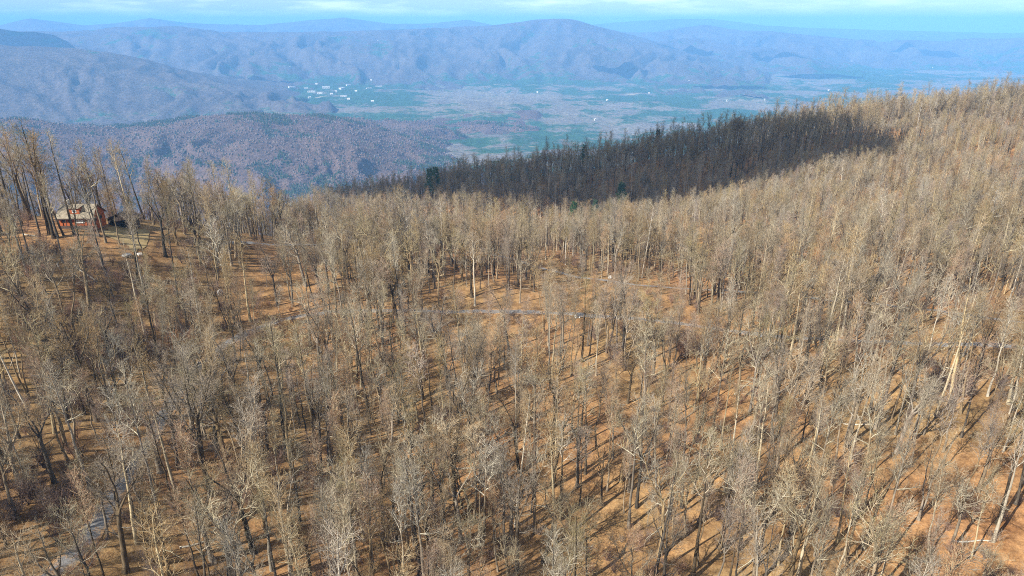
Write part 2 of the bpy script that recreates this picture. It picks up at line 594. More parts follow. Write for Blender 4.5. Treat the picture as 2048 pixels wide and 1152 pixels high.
LAYERS = [
    # name, skyline, distance, front width, back width, foot height, spur size, spurs per radian
    ("far_mountain_range", [(-420, 56), (-200, 52), (0, 50), (60, 36), (120, 43), (170, 51), (230, 46), (300, 36), (380, 46), (430, 48), (520, 50), (600, 42), (690, 35), (740, 42), (790, 48), (870, 46), (935, 39), (985, 50), (1050, 56), (1150, 62), (1250, 70)],
     16500, 3000, 3000, -420, 80, 12),
    ("farthest_mountain_range", [(1060, 64), (1130, 56), (1190, 49), (1240, 44), (1300, 40), (1350, 38), (1420, 37), (1480, 44), (1530, 51), (1600, 55), (1700, 58), (1790, 61), (1900, 64), (2048, 66), (2400, 66)],
     21500, 4500, 4000, -480, 90, 11),
    ("plateau_mountain", [(-420, 66), (0, 62), (120, 64), (190, 60), (230, 54), (300, 53), (360, 52), (400, 58), (440, 63), (560, 64), (700, 62), (820, 58), (900, 54), (980, 51), (1040, 44), (1070, 38), (1110, 35), (1150, 39), (1200, 54), (1250, 66), (1330, 90), (1400, 115), (1480, 140), (1560, 165)],
     10500, 3600, 3500, -560, 110, 15),
    ("shoulder_ridge", [(-420, 48), (-100, 52), (0, 57), (70, 64), (110, 70), (135, 82), (150, 95), (180, 120), (220, 150)], 8200, 1500, 1500, -560, 40, 18),
    ("descending_ridge", [(-420, 84), (-100, 87), (0, 90), (80, 93), (150, 97), (220, 105), (300, 122), (370, 142), (440, 160), (520, 176), (600, 192), (690, 208)], 6300, 1900, 1800, -560, 60, 13),
    ("pale_mountains", [(1060, 80), (1100, 75), (1180, 70), (1230, 66), (1310, 64), (1340, 60), (1380, 53), (1410, 49), (1440, 54), (1480, 61), (1540, 62), (1600, 68), (1680, 75), (1760, 82), (1830, 80), (1900, 82), (1950, 75), (1990, 78), (2048, 75), (2400, 84)],
     13600, 2600, 2200, -560, 120, 18),
    ("round_mountain", [(1180, 112), (1250, 97), (1310, 84), (1360, 77), (1390, 76), (1430, 82), (1480, 92), (1530, 94), (1570, 100), (1620, 112), (1680, 125), (1760, 140)], 11500, 2300, 2300, -560, 85, 18),
    ("pointed_hill", [(1165, 162), (1200, 146), (1240, 129), (1262, 132), (1285, 158)], 8800, 700, 900, -565, 15, 30),
    ("low_hill", [(1580, 152), (1610, 140), (1635, 131), (1680, 141), (1730, 149), (1790, 156)], 10000, 700, 900, -565, 15, 30),
    ("long_low_hill", [(1380, 168), (1420, 160), (1480, 157), (1520, 166)], 8300, 400, 500, -565, 8, 30),
    ("near_hill", [(-420, 243), (0, 236), (60, 238), (140, 250), (240, 255), (330, 243), (400, 230), (470, 222), (560, 225), (640, 228), (700, 236), (760, 252), (830, 272), (900, 295), (1000, 330), (1100, 360)],
     3400, 1350, 1000, -565, 42, 9),
]


def layer_z(L, az, r):
    name, pts, dist, wf, wb, foot, spur, nsp = L
    cz, a0, a1 = crest(pts, dist, az)
    rc = dist * (1 + 0.05 * perlin(az * 5, az * 0 + 0.5, len(name)))
    t = np.where(r < rc, (rc - r) / wf, (r - rc) / wb)
    t = np.clip(t, 0, 1.25)
    u = np.clip(1 - t, -0.25, 1)
    prof = np.sign(u) * np.abs(u) ** 1.25
    edge = np.clip(np.minimum(az - a0, a1 - az) / 0.02, 0, 1)
    z = foot + (cz - foot) * prof
    wob = 0.35 * perlin(az * nsp * 0.7, r / dist * 9, 4)
    spurs = fbm(az * nsp + wob * 2.5, r / dist * 5.0, 4, 11, True)
    z = z + spur * (spurs - 0.5) * np.clip(4 * t * (1 - t) + 0.02, 0, 1)
    z = z + spur * 0.22 * fbm(az * nsp * 3.5, r / dist * 22, 3, 23) * np.clip(t * 4, 0, 1)
    return np.where(edge >= 1, z, foot - 60 + (z - foot + 60) * edge)


def valley_z(az, r):
    x, y = r * np.sin(az), r * np.cos(az)
    z = -565 + 26 * fbm(x / 1100, y / 1100, 4, 31) + 14 * fbm(x / 380, y / 380, 3, 37, True) - 8
    return z * 1.0


def far_z(az, r):
    z = valley_z(az, r)
    for L in LAYERS:
        z = np.maximum(z, layer_z(L, az, r))
    return z


def hit_far(px, py, r0=1800, r1=30000):
    v = pix(px, py, 1.0)
    h = math.hypot(v[0], v[1])
    az = math.atan2(v[0], v[1])
    rr = np.geomspace(r0, r1, 2600)
    z = v[2] / h * rr
    g = far_z(np.full_like(rr, az), rr)
    k = int(np.argmax(z < g))
    return np.array((rr[k] * math.sin(az), rr[k] * math.cos(az), g[k])), az


def polar_mesh(name, az, r, fz, mat='far'):
    A, RR = np.meshgrid(az, r)
    Zz = fz(A, RR)
    v = np.c_[(RR * np.sin(A)).ravel(), (RR * np.cos(A)).ravel(), Zz.ravel()]
    n, k = A.shape
    i = np.arange(n * k).reshape(n, k)
    f = np.stack([i[:-1, :-1], i[:-1, 1:], i[1:, 1:], i[1:, :-1]], -1).reshape(-1, 4)
    return new_mesh(name, v, f, M[mat])


az_v = np.r_[np.linspace(-math.pi, -0.86, 60)[:-1], np.linspace(-0.86, 0.86, 460), np.linspace(0.86, math.pi, 60)[1:]]
valley = link("valley_floor", polar_mesh("valley_floor", az_v, np.geomspace(900, 41000, 240), valley_z, 'valley'))
tag(valley, "hazy blue green valley floor of woods, pines and pale fields", "valley", kind="structure")
LLAB = {
    "far_mountain_range": "pale blue mountain range on the left of the skyline",
    "farthest_mountain_range": "faintest mountain range on the right of the skyline",
    "plateau_mountain": "long flat topped wooded mountain with a rounded summit behind the town",
    "shoulder_ridge": "dark rounded ridge end at the far left under the skyline",
    "descending_ridge": "wooded ridge running down from the left edge into the valley",
    "pale_mountains": "pale mountains behind the valley on the right",
    "round_mountain": "rounded wooded mountain with cloud shadows right of the summit",
    "pointed_hill": "small pointed hill in cloud shadow on the valley floor",
    "low_hill": "low dark hill far across the valley on the right",
    "long_low_hill": "long low wooded rise on the valley floor",
    "near_hill": "purple brown wooded hill just beyond the house",
}
for L in LAYERS:
    name, pts, dist, wf, wb = L[:5]
    _, a0, a1 = crest(pts, dist, np.zeros(1))
    na = max(60, int((a1 - a0) / 0.0030))
    rr = np.r_[np.linspace(dist - 1.28 * wf, dist * 0.985, 110 if name == 'near_hill' else 55), np.linspace(dist * 0.985, dist + 1.28 * wb, 30)[1:]]
    o = link(name, polar_mesh(name, np.linspace(a0, a1, na), rr, lambda a, r_, L=L: layer_z(L, a, r_), 'hill' if name == 'near_hill' else 'far'))
    tag(o, LLAB[name], "hill" if "hill" in name else "mountain", kind="structure")

# ------------------------------------------------------------------ haze
hz = Shape().box(-43000, -43000, -720, 43000, 43000, 300)
hm = bpy.data.materials.new("haze")
hm.use_nodes = True
hn = hm.node_tree
hn.nodes.remove(hn.nodes["Principled BSDF"])
pv = hn.nodes.new("ShaderNodeVolumePrincipled")
pv.inputs["Color"].default_value = (0.215, 0.53, 1.0, 1)
pv.inputs["Density"].default_value = 0.000092
pv.inputs["Anisotropy"].default_value = -0.1
hn.links.new(pv.outputs[0], hn.nodes["Material Output"].inputs["Volume"])
haze = hz.build("haze", hm)
tag(haze, "blue haze filling the air over the whole valley", "haze", kind="stuff")

# ------------------------------------------------------------------ roads and clearings
def path_on_ground(pts, step=2.0):
    w = np.array([hit_ground(*q)[:2] for q in pts])
    # Catmull-Rom through the surveyed points, then even steps
    w = np.vstack([2 * w[0] - w[1], w, 2 * w[-1] - w[-2]])
    out = []
    for i in range(1, len(w) - 2):
        for t in np.linspace(0, 1, 12, endpoint=False):
            a, b_, c_, d_ = w[i - 1], w[i], w[i + 1], w[i + 2]
            out.append(0.5 * ((2 * b_) + (c_ - a) * t + (2 * a - 5 * b_ + 4 * c_ - d_) * t * t + (3 * b_ - a - 3 * c_ + d_) * t**3))
    out = np.array(out + [w[-2]])
    s = np.r_[0, np.cumsum(np.linalg.norm(np.diff(out, axis=0), axis=1))]
    q = np.arange(0, s[-1], step)
    return np.c_[np.interp(q, s, out[:, 0]), np.interp(q, s, out[:, 1])]


ROADS = {
    "lower_road": [(60, 1190), (150, 1110), (232, 990), (290, 900), (332, 825), (385, 752), (430, 706), (500, 665), (590, 636), (720, 624), (850, 624), (1050, 625), (1250, 637), (1400, 655), (1500, 668), (1620, 678), (1750, 684), (1900, 690), (2120, 700)],
    "upper_road": [(440, 488), (560, 491), (700, 494), (850, 497), (960, 508), (1050, 526), (1100, 541), (1160, 556), (1230, 564), (1300, 573), (1400, 580), (1500, 586), (1620, 596), (1750, 609), (1850, 620), (1930, 630), (2000, 640), (2150, 662)],
}
road_lines = {}
for rn, pts in ROADS.items():
    line = path_on_ground(pts)
    road_lines[rn] = line
    T = np.gradient(line, axis=0)
    T /= np.linalg.norm(T, axis=1, keepdims=True)
    Nn = np.c_[-T[:, 1], T[:, 0]]
    half = 1.25 + 0.35 * perlin(np.arange(len(line)) / 9.0, np.zeros(len(line)), 5)
    V, cols = [], np.linspace(-1, 1, 9)
    for cu in cols:
        jit = (0.35 * perlin(np.arange(len(line)) / 2.3, np.full(len(line), cu * 3), 8) if abs(cu) == 1 else 0)
        xy = line + Nn * (cu * half + jit)[:, None]
        z = ground_z(xy[:, 0], xy[:, 1]) + 0.10 + 0.05 * (1 - cu * cu)
        V.append(np.c_[xy, z])
    V = np.stack(V, 1)
    n, k = V.shape[:2]
    i = np.arange(n * k).reshape(n, k)
    f = np.stack([i[:-1, :-1], i[1:, :-1], i[1:, 1:], i[:-1, 1:]], -1).reshape(-1, 4)
    rm = new_mesh(rn, V.reshape(-1, 3), f, M['road'])
    rm.attributes.new("verge", 'FLOAT', 'POINT').data.foreach_set("value", np.tile(np.abs(cols), n).astype(np.float32))
    o = link(rn, rm)
    tag(o, "grey road curving up from the lower left and across the slope" if rn == "lower_road" else "grey road crossing behind the trees above the other one", "road", kind="structure")


def patch_on_ground(name, outline, mat, lift, label):
    w = np.array([hit_ground(*q)[:2] for q in outline])
    c0 = w.mean(0)
    V, k = [], 40
    th = np.linspace(0, len(w), k, endpoint=False)
    ring = np.c_[np.interp(th, np.arange(len(w) + 1), np.r_[w[:, 0], w[0, 0]]), np.interp(th, np.arange(len(w) + 1), np.r_[w[:, 1], w[0, 1]])]
    ring = c0 + (ring - c0) * (1 + 0.35 * perlin(th * 2.3, th * 0 + 0.4, 4))[:, None]
    for s in np.linspace(0.02, 1, 8):
        xy = c0 + (ring - c0) * s
        V.append(np.c_[xy, ground_z(xy[:, 0], xy[:, 1]) + lift])
    V = np.array(V)
    i = np.arange(8 * k).reshape(8, k)
    j = np.roll(i, -1, axis=1)
    f = np.stack([i[:-1], i[1:], j[1:], j[:-1]], -1).reshape(-1, 4)
    o = link(name, new_mesh(name, V.reshape(-1, 3), f, mat))
    tag(o, label, "lawn", kind="structure")
    return c0, w


lawn_c, lawn_w = patch_on_ground("lawn", [(212, 458), (262, 452), (292, 458), (300, 480), (290, 505), (265, 508), (245, 488), (216, 472)], M['lawn'], 0.12, "yellow green grass clearing beside the red house")
glade_c, glade_w = patch_on_ground("green_clearing", [(868, 462), (905, 462), (910, 482), (870, 488)], M['green'], 0.14, "small bright green clearing among the trees near the crest")

HOUSE = hit_ground(155, 457)
allroad = np.vstack(list(road_lines.values()))


def blocked(x, y, road_gap=3.4):
    d = np.min((allroad[:, 0] - x) ** 2 + (allroad[:, 1] - y) ** 2)
    if d < road_gap ** 2:
        return True
    if (x - glade_c[0]) ** 2 + (y - glade_c[1]) ** 2 < 36:
        return True
    hx, hy = x - HOUSE[0], y - HOUSE[1]
    if -8 < hx < 16 and -3.5 < hy < 13:
        return True
    if -6 < hx - hy * 0.62 < 9 and -24 < hy < 0:      # open yard in front of the house
        return True
    lx, ly = x - lawn_c[0], y - lawn_c[1]
    return (lx / 7.5) ** 2 + (ly / 15) ** 2 < 1


# ------------------------------------------------------------------ tree generator
def unit(v):
    return v / np.maximum(np.linalg.norm(v, axis=-1, keepdims=True), 1e-9)


def sample_path(P, t):
    """P (K,3), t (n,) -> points and tangents."""
    K = len(P)
    f = np.clip(t, 0, 0.9999) * (K - 1)
    i = f.astype(int)
    w = (f - i)[:, None]
    return P[i] * (1 - w) + P[i + 1] * w, unit(P[i + 1] - P[i])


def sprout(parents, radii, per, t0, t1, length, ratio, ang, up, K, g, wob=0.12, short_end=0.5):
    """Children of a set of centre lines: parents (N,K0,3), radii (N,K0)."""
    N = len(parents)
    outP, outR = [], []
    for n in range(N):
        k = max(1, int(round(per * g.uniform(0.75, 1.25))))
        t = np.sort(t0 + (t1 - t0) * (np.arange(k) + g.uniform(0, 1, k)) / k)
        p, tan = sample_path(parents[n], t)
        rp = np.interp(t, np.linspace(0, 1, radii.shape[1]), radii[n])
        phi = np.arange(k) * 2.399 + g.uniform(0, 6.28) + g.uniform(-0.5, 0.5, k)
        ref = np.where(np.abs(tan[:, 2:3]) < 0.9, np.array([[0, 0, 1.0]]), np.array([[1.0, 0, 0]]))
        A = unit(np.cross(tan, ref))
        B = np.cross(tan, A)
        side = np.cos(phi)[:, None] * A + np.sin(phi)[:, None] * B
        an = (ang + g.uniform(-0.25, 0.25, k))[:, None]
        d = unit(np.cos(an) * tan + np.sin(an) * side)
        tt = (t - t0) / max(t1 - t0, 1e-6)
        L = length * (1 - (1 - short_end) * tt) * g.uniform(0.6, 1.25, k)
        pts = [p]
        for s in range(1, K):
            d = unit(d + np.array([0, 0, up]) / K + g.normal(0, wob, (k, 3)))
            pts.append(pts[-1] + d * (L / (K - 1))[:, None])
        outP.append(np.stack(pts, 1))
        r0 = rp * ratio * g.uniform(0.8, 1.1, k)
        outR.append(r0[:, None] * np.linspace(1, 0.35, K)[None, :])
    return np.concatenate(outP), np.concatenate(outR)


def stem(h, r0, g, K=12, lean=0.0, bend=0.02, top=0.12, base=(0, 0, 0)):
    z = np.linspace(0, 1, K) ** 0.95
    wx = np.cumsum(g.normal(0, bend, K)) * h / 3
    wy = np.cumsum(g.normal(0, bend, K)) * h / 3
    wx -= wx[0]
    wy -= wy[0]
    a = g.uniform(0, 6.28)
    P = np.c_[wx + lean * h * z**1.5 * math.cos(a), wy + lean * h * z**1.5 * math.sin(a), z * h - 0.4] + np.array(base)
    rr = r0 * (1 - (1 - top) * z ** 0.9)
    rr[0] *= 1.45
    if K > 4:
        rr[1] *= 1.05
    return P[None], rr[None]


def make_tree(kind, seed):
    g = np.random.default_rng(seed)
    trunkP, trunkR = [], []
    if kind == 'poplar':          # tall, straight, crown in the upper third
        h, r = 24.5, 0.33
        tp, tr = stem(h, r, g, 14, 0.02, 0.012)
        lp, lr = sprout(tp, tr, 15, 0.56, 0.97, 3.8, 0.60, 0.80, 0.75, 6, g, 0.13, 0.35)
        trunkP, trunkR = [tp], [tr]
    elif kind == 'oak':           # forks half way up into heavy rising limbs
        h, r = 21.0, 0.42
        tp, tr = stem(h * 0.52, r, g, 9, 0.03, 0.02, 0.62)
        fp, fr = sprout(tp, tr, 4, 0.80, 1.0, 8.6, 0.62, 0.42, 0.55, 8, g, 0.12, 1.0)
        bp, br = sprout(tp, tr, 3, 0.5, 0.9, 4.2, 0.36, 1.15, 0.45, 6, g, 0.18, 0.8)
        lp, lr = sprout(fp, fr, 6, 0.22, 0.97, 3.2, 0.55, 0.75, 0.45, 6, g, 0.2, 0.5)
        lp, lr = np.concatenate([lp, bp]), np.concatenate([lr, br])
        trunkP, trunkR = [tp, fp], [tr, fr]
    elif kind == 'maple':         # slim pole, many fine rising twigs
        h, r = 19.0, 0.22
        tp, tr = stem(h, r, g, 12, 0.04, 0.02)
        lp, lr = sprout(tp, tr, 15, 0.48, 0.98, 3.1, 0.62, 0.58, 0.7, 6, g, 0.12, 0.35)
        trunkP, trunkR = [tp], [tr]
    elif kind == 'twin':          # two stems from one root
        tp, tr = stem(20.5, 0.28, g, 12, 0.12, 0.018)
        tq, tw = stem(18.5, 0.24, g, 12, 0.14, 0.02, base=(0.25, 0.1, 0))
        tq[..., :2] = -tq[..., :2]
        tp, tr = np.concatenate([tp, tq]), np.concatenate([tr, tw])
        lp, lr = sprout(tp, tr, 11, 0.5, 0.98, 3.2, 0.60, 0.7, 0.65, 6, g, 0.14, 0.4)
        trunkP, trunkR = [tp], [tr]
    elif kind == 'crooked':       # wide crooked crown of pale limbs
        h, r = 17.5, 0.26
        tp, tr = stem(h * 0.6, r, g, 9, 0.08, 0.04, 0.6)
        fp, fr = sprout(tp, tr, 5, 0.62, 1.0, 6.4, 0.6, 0.7, 0.55, 8, g, 0.26, 0.9)
        lp, lr = sprout(fp, fr, 6, 0.25, 0.97, 3.2, 0.5, 0.85, 0.3, 6, g, 0.25, 0.5)
        trunkP, trunkR = [tp, fp], [tr, fr]
    elif kind == 'small':         # understorey tree
        h, r = 9.5, 0.09
        tp, tr = stem(h, r, g, 9, 0.1, 0.04)
        lp, lr = sprout(tp, tr, 13, 0.3, 0.97, 2.6, 0.45, 0.8, 0.5, 5, g, 0.18, 0.4)
        trunkP, trunkR = [tp], [tr]
    sp, sr = sprout(lp, lr, 6.5 if kind != 'small' else 5, 0.18, 1.0, 1.9 if kind != 'small' else 1.1, 0.5, 0.7, 0.35, 4, g, 0.16, 0.55)
    sr = np.maximum(sr, 0.019)
    per = {'poplar': 4.2, 'oak': 3.6, 'maple': 4.2, 'twin': 3.8, 'crooked': 3.2, 'small': 4}[kind]
    wp, wr = sprout(sp, sr, per, 0.15, 1.0, 0.95, 0.55, 0.7, 0.3, 3, g, 0.15, 0.6)
    wr = np.clip(wr, 0.011, 0.019)
    vp, vr = sprout(wp, wr, 1.6, 0.3, 1.0, 0.5, 0.8, 0.6, 0.2, 2, g, 0.1, 0.7)
    vr = np.clip(vr, 0.008, 0.012)
    tv = [tubes(a, b_, 8) for a, b_ in zip(trunkP, trunkR)]
    cv = [tubes(lp, lr, 5), tubes(sp, sr, 4), tubes(wp, wr, 3), tubes(vp, vr, 3)]
    return tv, cv


def join(parts, mids):
    V, Fc, mi, b_ = [], [], [], 0
    for (v, f), k in zip(parts, mids):
        V.append(v)
        Fc.append(f + b_)
        mi.append(np.full(len(f), k))
        b_ += len(v)
    return np.concatenate(V), np.concatenate(Fc), np.concatenate(mi)


SPECIES = [  # generator, seed, bark, limb, twig material, look
    ('poplar', 1, 'bark_pale', 'limb_mid', 'twig_tan', "tall pale trunked tree with tan twigs"),
    ('poplar', 2, 'bark_mid', 'limb_pale', 'twig_grey', "tall brown trunked tree with pale branches"),
    ('poplar', 3, 'bark_dark', 'limb_mid', 'twig_olive', "tall dark trunked tree with olive twigs"),
    ('oak', 4, 'bark_dark', 'limb_dark', 'twig_tan', "stout dark tree with heavy forked limbs"),
    ('oak', 5, 'bark_mid', 'limb_pale', 'twig_grey', "broad forked tree with pale limbs"),
    ('oak', 6, 'bark_mid', 'limb_mid', 'twig_olive', "broad forked tree with olive twigs"),
    ('maple', 7, 'bark_mid', 'limb_mid', 'twig_pink', "slim brown tree with pinkish twigs"),
    ('maple', 8, 'bark_pale', 'limb_pale', 'twig_tan', "slim pale trunked tree with tan twigs"),
    ('maple', 9, 'bark_dark', 'limb_mid', 'twig_pink', "slim dark trunked tree with reddish twigs"),
    ('twin', 10, 'bark_mid', 'limb_mid', 'twig_tan', "bare tree with two leaning stems"),
    ('crooked', 11, 'bark_mid', 'limb_pale', 'twig_grey', "crooked tree with whitish twisted limbs"),
    ('small', 12, 'bark_mid', 'limb_mid', 'twig_pink', "small bare tree with reddish twigs"),
    ('small', 13, 'bark_pale', 'limb_pale', 'twig_tan', "small pale bare tree"),
]
HEIGHT = {'poplar': 24.5, 'oak': 20, 'maple': 19, 'twin': 20, 'crooked': 17, 'small': 9.5}
proto_col = bpy.data.collections.new("wood_kinds")      # not linked to the scene: only drawn through the wood
protos = []
for i, (kd, sd, bk, lb, tw, look) in enumerate(SPECIES):
    tv, cv = make_tree(kd, sd * 31 + 5)
    v, f, mi = join(tv, [0] * len(tv))
    tm = new_mesh("trunk", v, f, M[bk])
    v2, f2, mi2 = join(cv, [0, 0, 1, 1])
    cm = new_mesh("crown", v2, f2, [M[lb], M[tw]], mi2)
    v3, f3, mi3 = join(tv + cv, [0] * len(tv) + [1, 1, 2, 2])
    jm = new_mesh("wood_tree", v3, f3, [M[bk], M[lb], M[tw]], mi3)
    jo = bpy.data.objects.new("wood_%02d" % i, jm)
    proto_col.objects.link(jo)
    protos.append((tm, cm, len(f3)))

# ------------------------------------------------------------------ where the trees stand
WEIGHT = {  # share of each species: left, middle, right
    'left':  [0.8, 1, 2.2, 3.0, 1.1, 1.8, 1.5, 0.5, 2.0, 1.3, 1.3, 2.0, 0.6],
    'mid':   [1.2, 1.2, 1.6, 2.2, 1.7, 1.9, 1.8, 1.2, 1.6, 1.3, 1.2, 1.2, 0.7],
    'right': [1.5, 1.4, 1.2, 1.5, 2.0, 2.0, 2.0, 1.6, 1.2, 1.3, 1.3, 1.2, 0.9],
}
trees = []   # x, y, species, scale, rot


def occupy(pts, cell, x, y, d):
    cx, cy_ = int(x // 6), int(y // 6)
    for a in (-1, 0, 1):
        for b_ in (-1, 0, 1):
            for (px_, py_) in cell.get((cx + a, cy_ + b_), ()):
                if (px_ - x) ** 2 + (py_ - y) ** 2 < d * d:
                    return False
    cell.setdefault((cx, cy_), []).append((x, y))
    return True


cells = {}
# surveyed individuals: pixel of the foot, species, scale
KEY = [
    # the tall dark group left of and in front of the house
    (128, 472, 8, 1.05), (200, 474, 3, 0.85), (80, 474, 2, 1.1), (32, 462, 2, 1.15), (240, 490, 6, 0.9),
    (20, 440, 3, 1.15), (45, 452, 8, 1.25), (62, 440, 3, 1.12), (100, 470, 3, 1.22), (108, 478, 2, 1.12), (116, 476, 8, 1.3), (150, 470, 2, 1.02), (212, 486, 1, 1.0), (262, 470, 4, 0.8), (232, 452, 8, 1.1), (5, 470, 8, 1.2),
    (292, 680, 0, 1.05), (312, 650, 7, 1.05), (235, 655, 3, 0.8), (275, 560, 2, 1.0), (60, 560, 1, 0.85), (95, 590, 10, 0.9), (90, 640, 4, 0.85),
    # middle left: dark stems in the clearing
    (490, 905, 3, 1.0), (515, 912, 0, 1.0), (528, 918, 2, 1.05), (540, 815, 3, 1.1), (571, 850, 2, 0.95), (600, 850, 8, 0.95), (655, 870, 4, 1.0), (690, 880, 5, 0.95), (535, 900, 4, 0.9),
    (722, 775, 0, 0.9), (768, 735, 2, 0.95), (797, 823, 3, 0.95), (805, 822, 2, 1.0), (845, 800, 2, 1.0), (848, 740, 3, 0.9), (1018, 700, 3, 0.95), (1008, 740, 8, 0.95),
    (840, 1150, 2, 1.05), (745, 1140, 1, 1.0), (800, 1150, 3, 0.9), (1085, 1125, 3, 0.95), (1062, 1025, 8, 1.0), (1110, 942, 0, 0.9), (575, 1110, 0, 0.95), (560, 1000, 7, 1.0),
    (170, 830, 2, 1.0), (110, 965, 3, 0.95), (45, 990, 4, 0.95), (110, 760, 0, 0.95), (180, 975, 1, 0.95), (215, 1080, 10, 1.0), (285, 1010, 10, 0.95), (340, 1150, 4, 0.9), (425, 1120, 5, 1.0), (460, 1150, 3, 1.05),
    (1365, 960, 7, 0.95), (1312, 985, 0, 0.85), (1480, 1000, 4, 0.9), (1615, 985, 0, 0.9), (1700, 920, 0, 0.95), (1790, 870, 0, 0.9), (1820, 930, 7, 0.95), (1950, 760, 3, 0.95), (1905, 640, 8, 1.1), (1860, 640, 2, 1.0),
    (1850, 1130, 7, 1.0), (1925, 1010, 6, 1.0), (1985, 1085, 0, 0.95), (1765, 1065, 8, 1.0), (2005, 905, 7, 1.0), (1955, 985, 5, 0.9), (1885, 905, 6, 1.0), (1835, 1040, 9, 0.9), (2030, 1010, 2, 0.9), (1940, 1120, 7, 0.9), (1730, 1010, 7, 0.95), (1790, 985, 6, 0.9), (2020, 830, 0, 0.9), (1900, 1050, 12, 1.2), (1975, 940, 11, 1.3),
    (1690, 1130, 1, 0.95), (1900, 1100, 10, 1.0), (1240, 640, 3, 0.95), (1475, 690, 2, 0.95), (1640, 760, 2, 0.95), (1040, 800, 0, 0.9), (1170, 950, 2, 0.95),
]
for (px_, py_, s_, sc_) in KEY:
    w = hit_ground(px_, py_)
    occupy(None, cells, w[0], w[1], 0.1)
    near_house = py_ < 490
    trees.append((w[0], w[1], s_, sc_ * (1.0 if near_house else 0.86), random.uniform(0, 6.28)))
N_KEY = len(trees)

cand = rng.uniform((-330, 25), (470, 650), (90000, 2))
cgz = ground_z(cand[:, 0], cand[:, 1])
bx, by, bZ = project(cand[:, 0], cand[:, 1], cgz)
tx, ty, tZ = project(cand[:, 0], cand[:, 1], cgz + 24)
margin = 38 * FPX / np.maximum(bZ, 60)
ok = (bZ > 40) & (bx > -margin) & (bx < 2048 + margin) & (ty < 1152 + 240)
cand, cgz, bx, by, bZ = cand[ok], cgz[ok], bx[ok], by[ok], bZ[ok]


def in_sight(x, y, z, canopy=9.0):
    """Can the camera see the point, over the ground and most of the canopy in between?"""
    v = np.ones(len(x), bool)
    for t in np.linspace(0.35, 0.965, 26):
        v &= (z * t > ground_fast(x * t, y * t) + canopy * min(1.0, (1 - t) * 8))
    return v


cand_vis = in_sight(cand[:, 0], cand[:, 1], cgz + 24)
dens = fbm(cand[:, 0] / 26, cand[:, 1] / 26, 3, 51)
SEEN = np.zeros(len(cand), bool)
for rn, lo, hi in (("upper_road", 1075, 1340), ("upper_road", 1780, 1960), ("upper_road", 560, 740), ("lower_road", 860, 1060), ("lower_road", 560, 620), ("lower_road", 228, 345), ("lower_road", 120, 170)):
    ln = road_lines[rn]
    lz = ground_fast(ln[:, 0], ln[:, 1])
    lx, _, _ = project(ln[:, 0], ln[:, 1], lz)
    ln = ln[(lx > lo) & (lx < hi)]
    for q in ln:
        dx_, dy_ = cand[:, 0] - q[0], q[1] - cand[:, 1]
        SEEN |= (np.abs(dx_) < 3) & (dy_ > -3) & (dy_ < (50 if rn == 'upper_road' else 32))
for k in range(len(cand)):
    x, y = cand[k]
    zone = 'left' if bx[k] < 480 else ('mid' if bx[k] < 1180 else 'right')
    gap = 2.35 + 1.9 * (dens[k] < -0.32) + 0.75 * (dens[k] < 0.02)
    if bx[k] < 620 and 560 < by[k]:
        gap += 0.6
    if 60 < bx[k] < 420 and 470 < by[k] < 720:
        gap += 3.0            # brushy opening below the house
    if bx[k] > 1150 and by[k] < 620:
        gap -= 0.2
    if by[k] < 400 and bZ[k] > 430:
        gap = 3.0
    if bx[k] < 640 and by[k] > 640 and np.min((allroad[:, 0] - x) ** 2 + (allroad[:, 1] - y) ** 2) < 90:
        gap = 2.2
    if bx[k] < 330 and by[k] < 486:
        gap = 5.2             # open stand of tall trees round the house
    if SEEN[k]:
        gap = 4.6             # stretches of road one sees through the trees
    if 240 < bZ[k] < 425:
        gap *= 0.88
    elif bZ[k] < 200:
        gap += 0.1
    if not cand_vis[k] or blocked(x, y, 2.1):
        continue
    if not occupy(None, cells, x, y, gap):
        continue
    w = np.array(WEIGHT[zone])
    s_ = int(rng.choice(13, p=w / w.sum()))
    sc = (0.52 + 0.46 * rng.beta(2.2, 1.6)) * (1 + 0.10 * dens[k])
    if bZ[k] < 425:
        sc *= 1.09 - 0.34 * min(1.0, max(0.0, (bZ[k] - 195) / 60))
    else:
        sc *= 1.18
    if SEEN[k] and s_ < 11:
        s_ = 11 + int(rng.integers(0, 2))
    trees.append((x, y, s_, sc, rng.uniform(0, 6.28)))
trees = np.array(trees)
WIDE = rng.uniform(0.66, 1.15, len(trees))
tz = ground_z(trees[:, 0], trees[:, 1])
hts = np.array([HEIGHT[SPECIES[int(s)][0]] for s in trees[:, 2]]) * trees[:, 3]
ux, uy, uZ = project(trees[:, 0], trees[:, 1], tz)
vx, vy, vZ = project(trees[:, 0], trees[:, 1], tz + hts)
# how much of each tree the frame shows
vis = np.clip(np.minimum(uy, 1152) - np.maximum(vy, 0), 0, None) * ((vx > 10) & (vx < 2038) & (ux > -30) & (ux < 2078))
vis[:N_KEY] += 400
order = np.argsort(-vis)
single = set(order[:300].tolist())
print("TREES", len(trees), "tris", [p_[2] * 2 for p_ in protos])


def place_words(i):
    x, y = ux[i], uy[i]
    d = math.sqrt(np.min((allroad[:, 0] - trees[i, 0]) ** 2 + (allroad[:, 1] - trees[i, 1]) ** 2))
    if abs(trees[i, 0] - HOUSE[0]) < 26 and abs(trees[i, 1] - HOUSE[1]) < 24:
        return "beside the red house"
    if d < 8:
        return "beside the road at lower left" if x < 470 else ("beside the road left of centre" if x < 1000 else "beside the road on the right")
    c_ = "far left" if x < 300 else "left" if x < 680 else "centre" if x < 1100 else "centre right" if x < 1500 else "far right"
    r_ = "at the %s upper slope" if y < 760 else "at the %s middle slope" if y < 960 else "at the %s bottom edge" if y < 1152 else "rising from the %s bottom"
    return r_ % c_


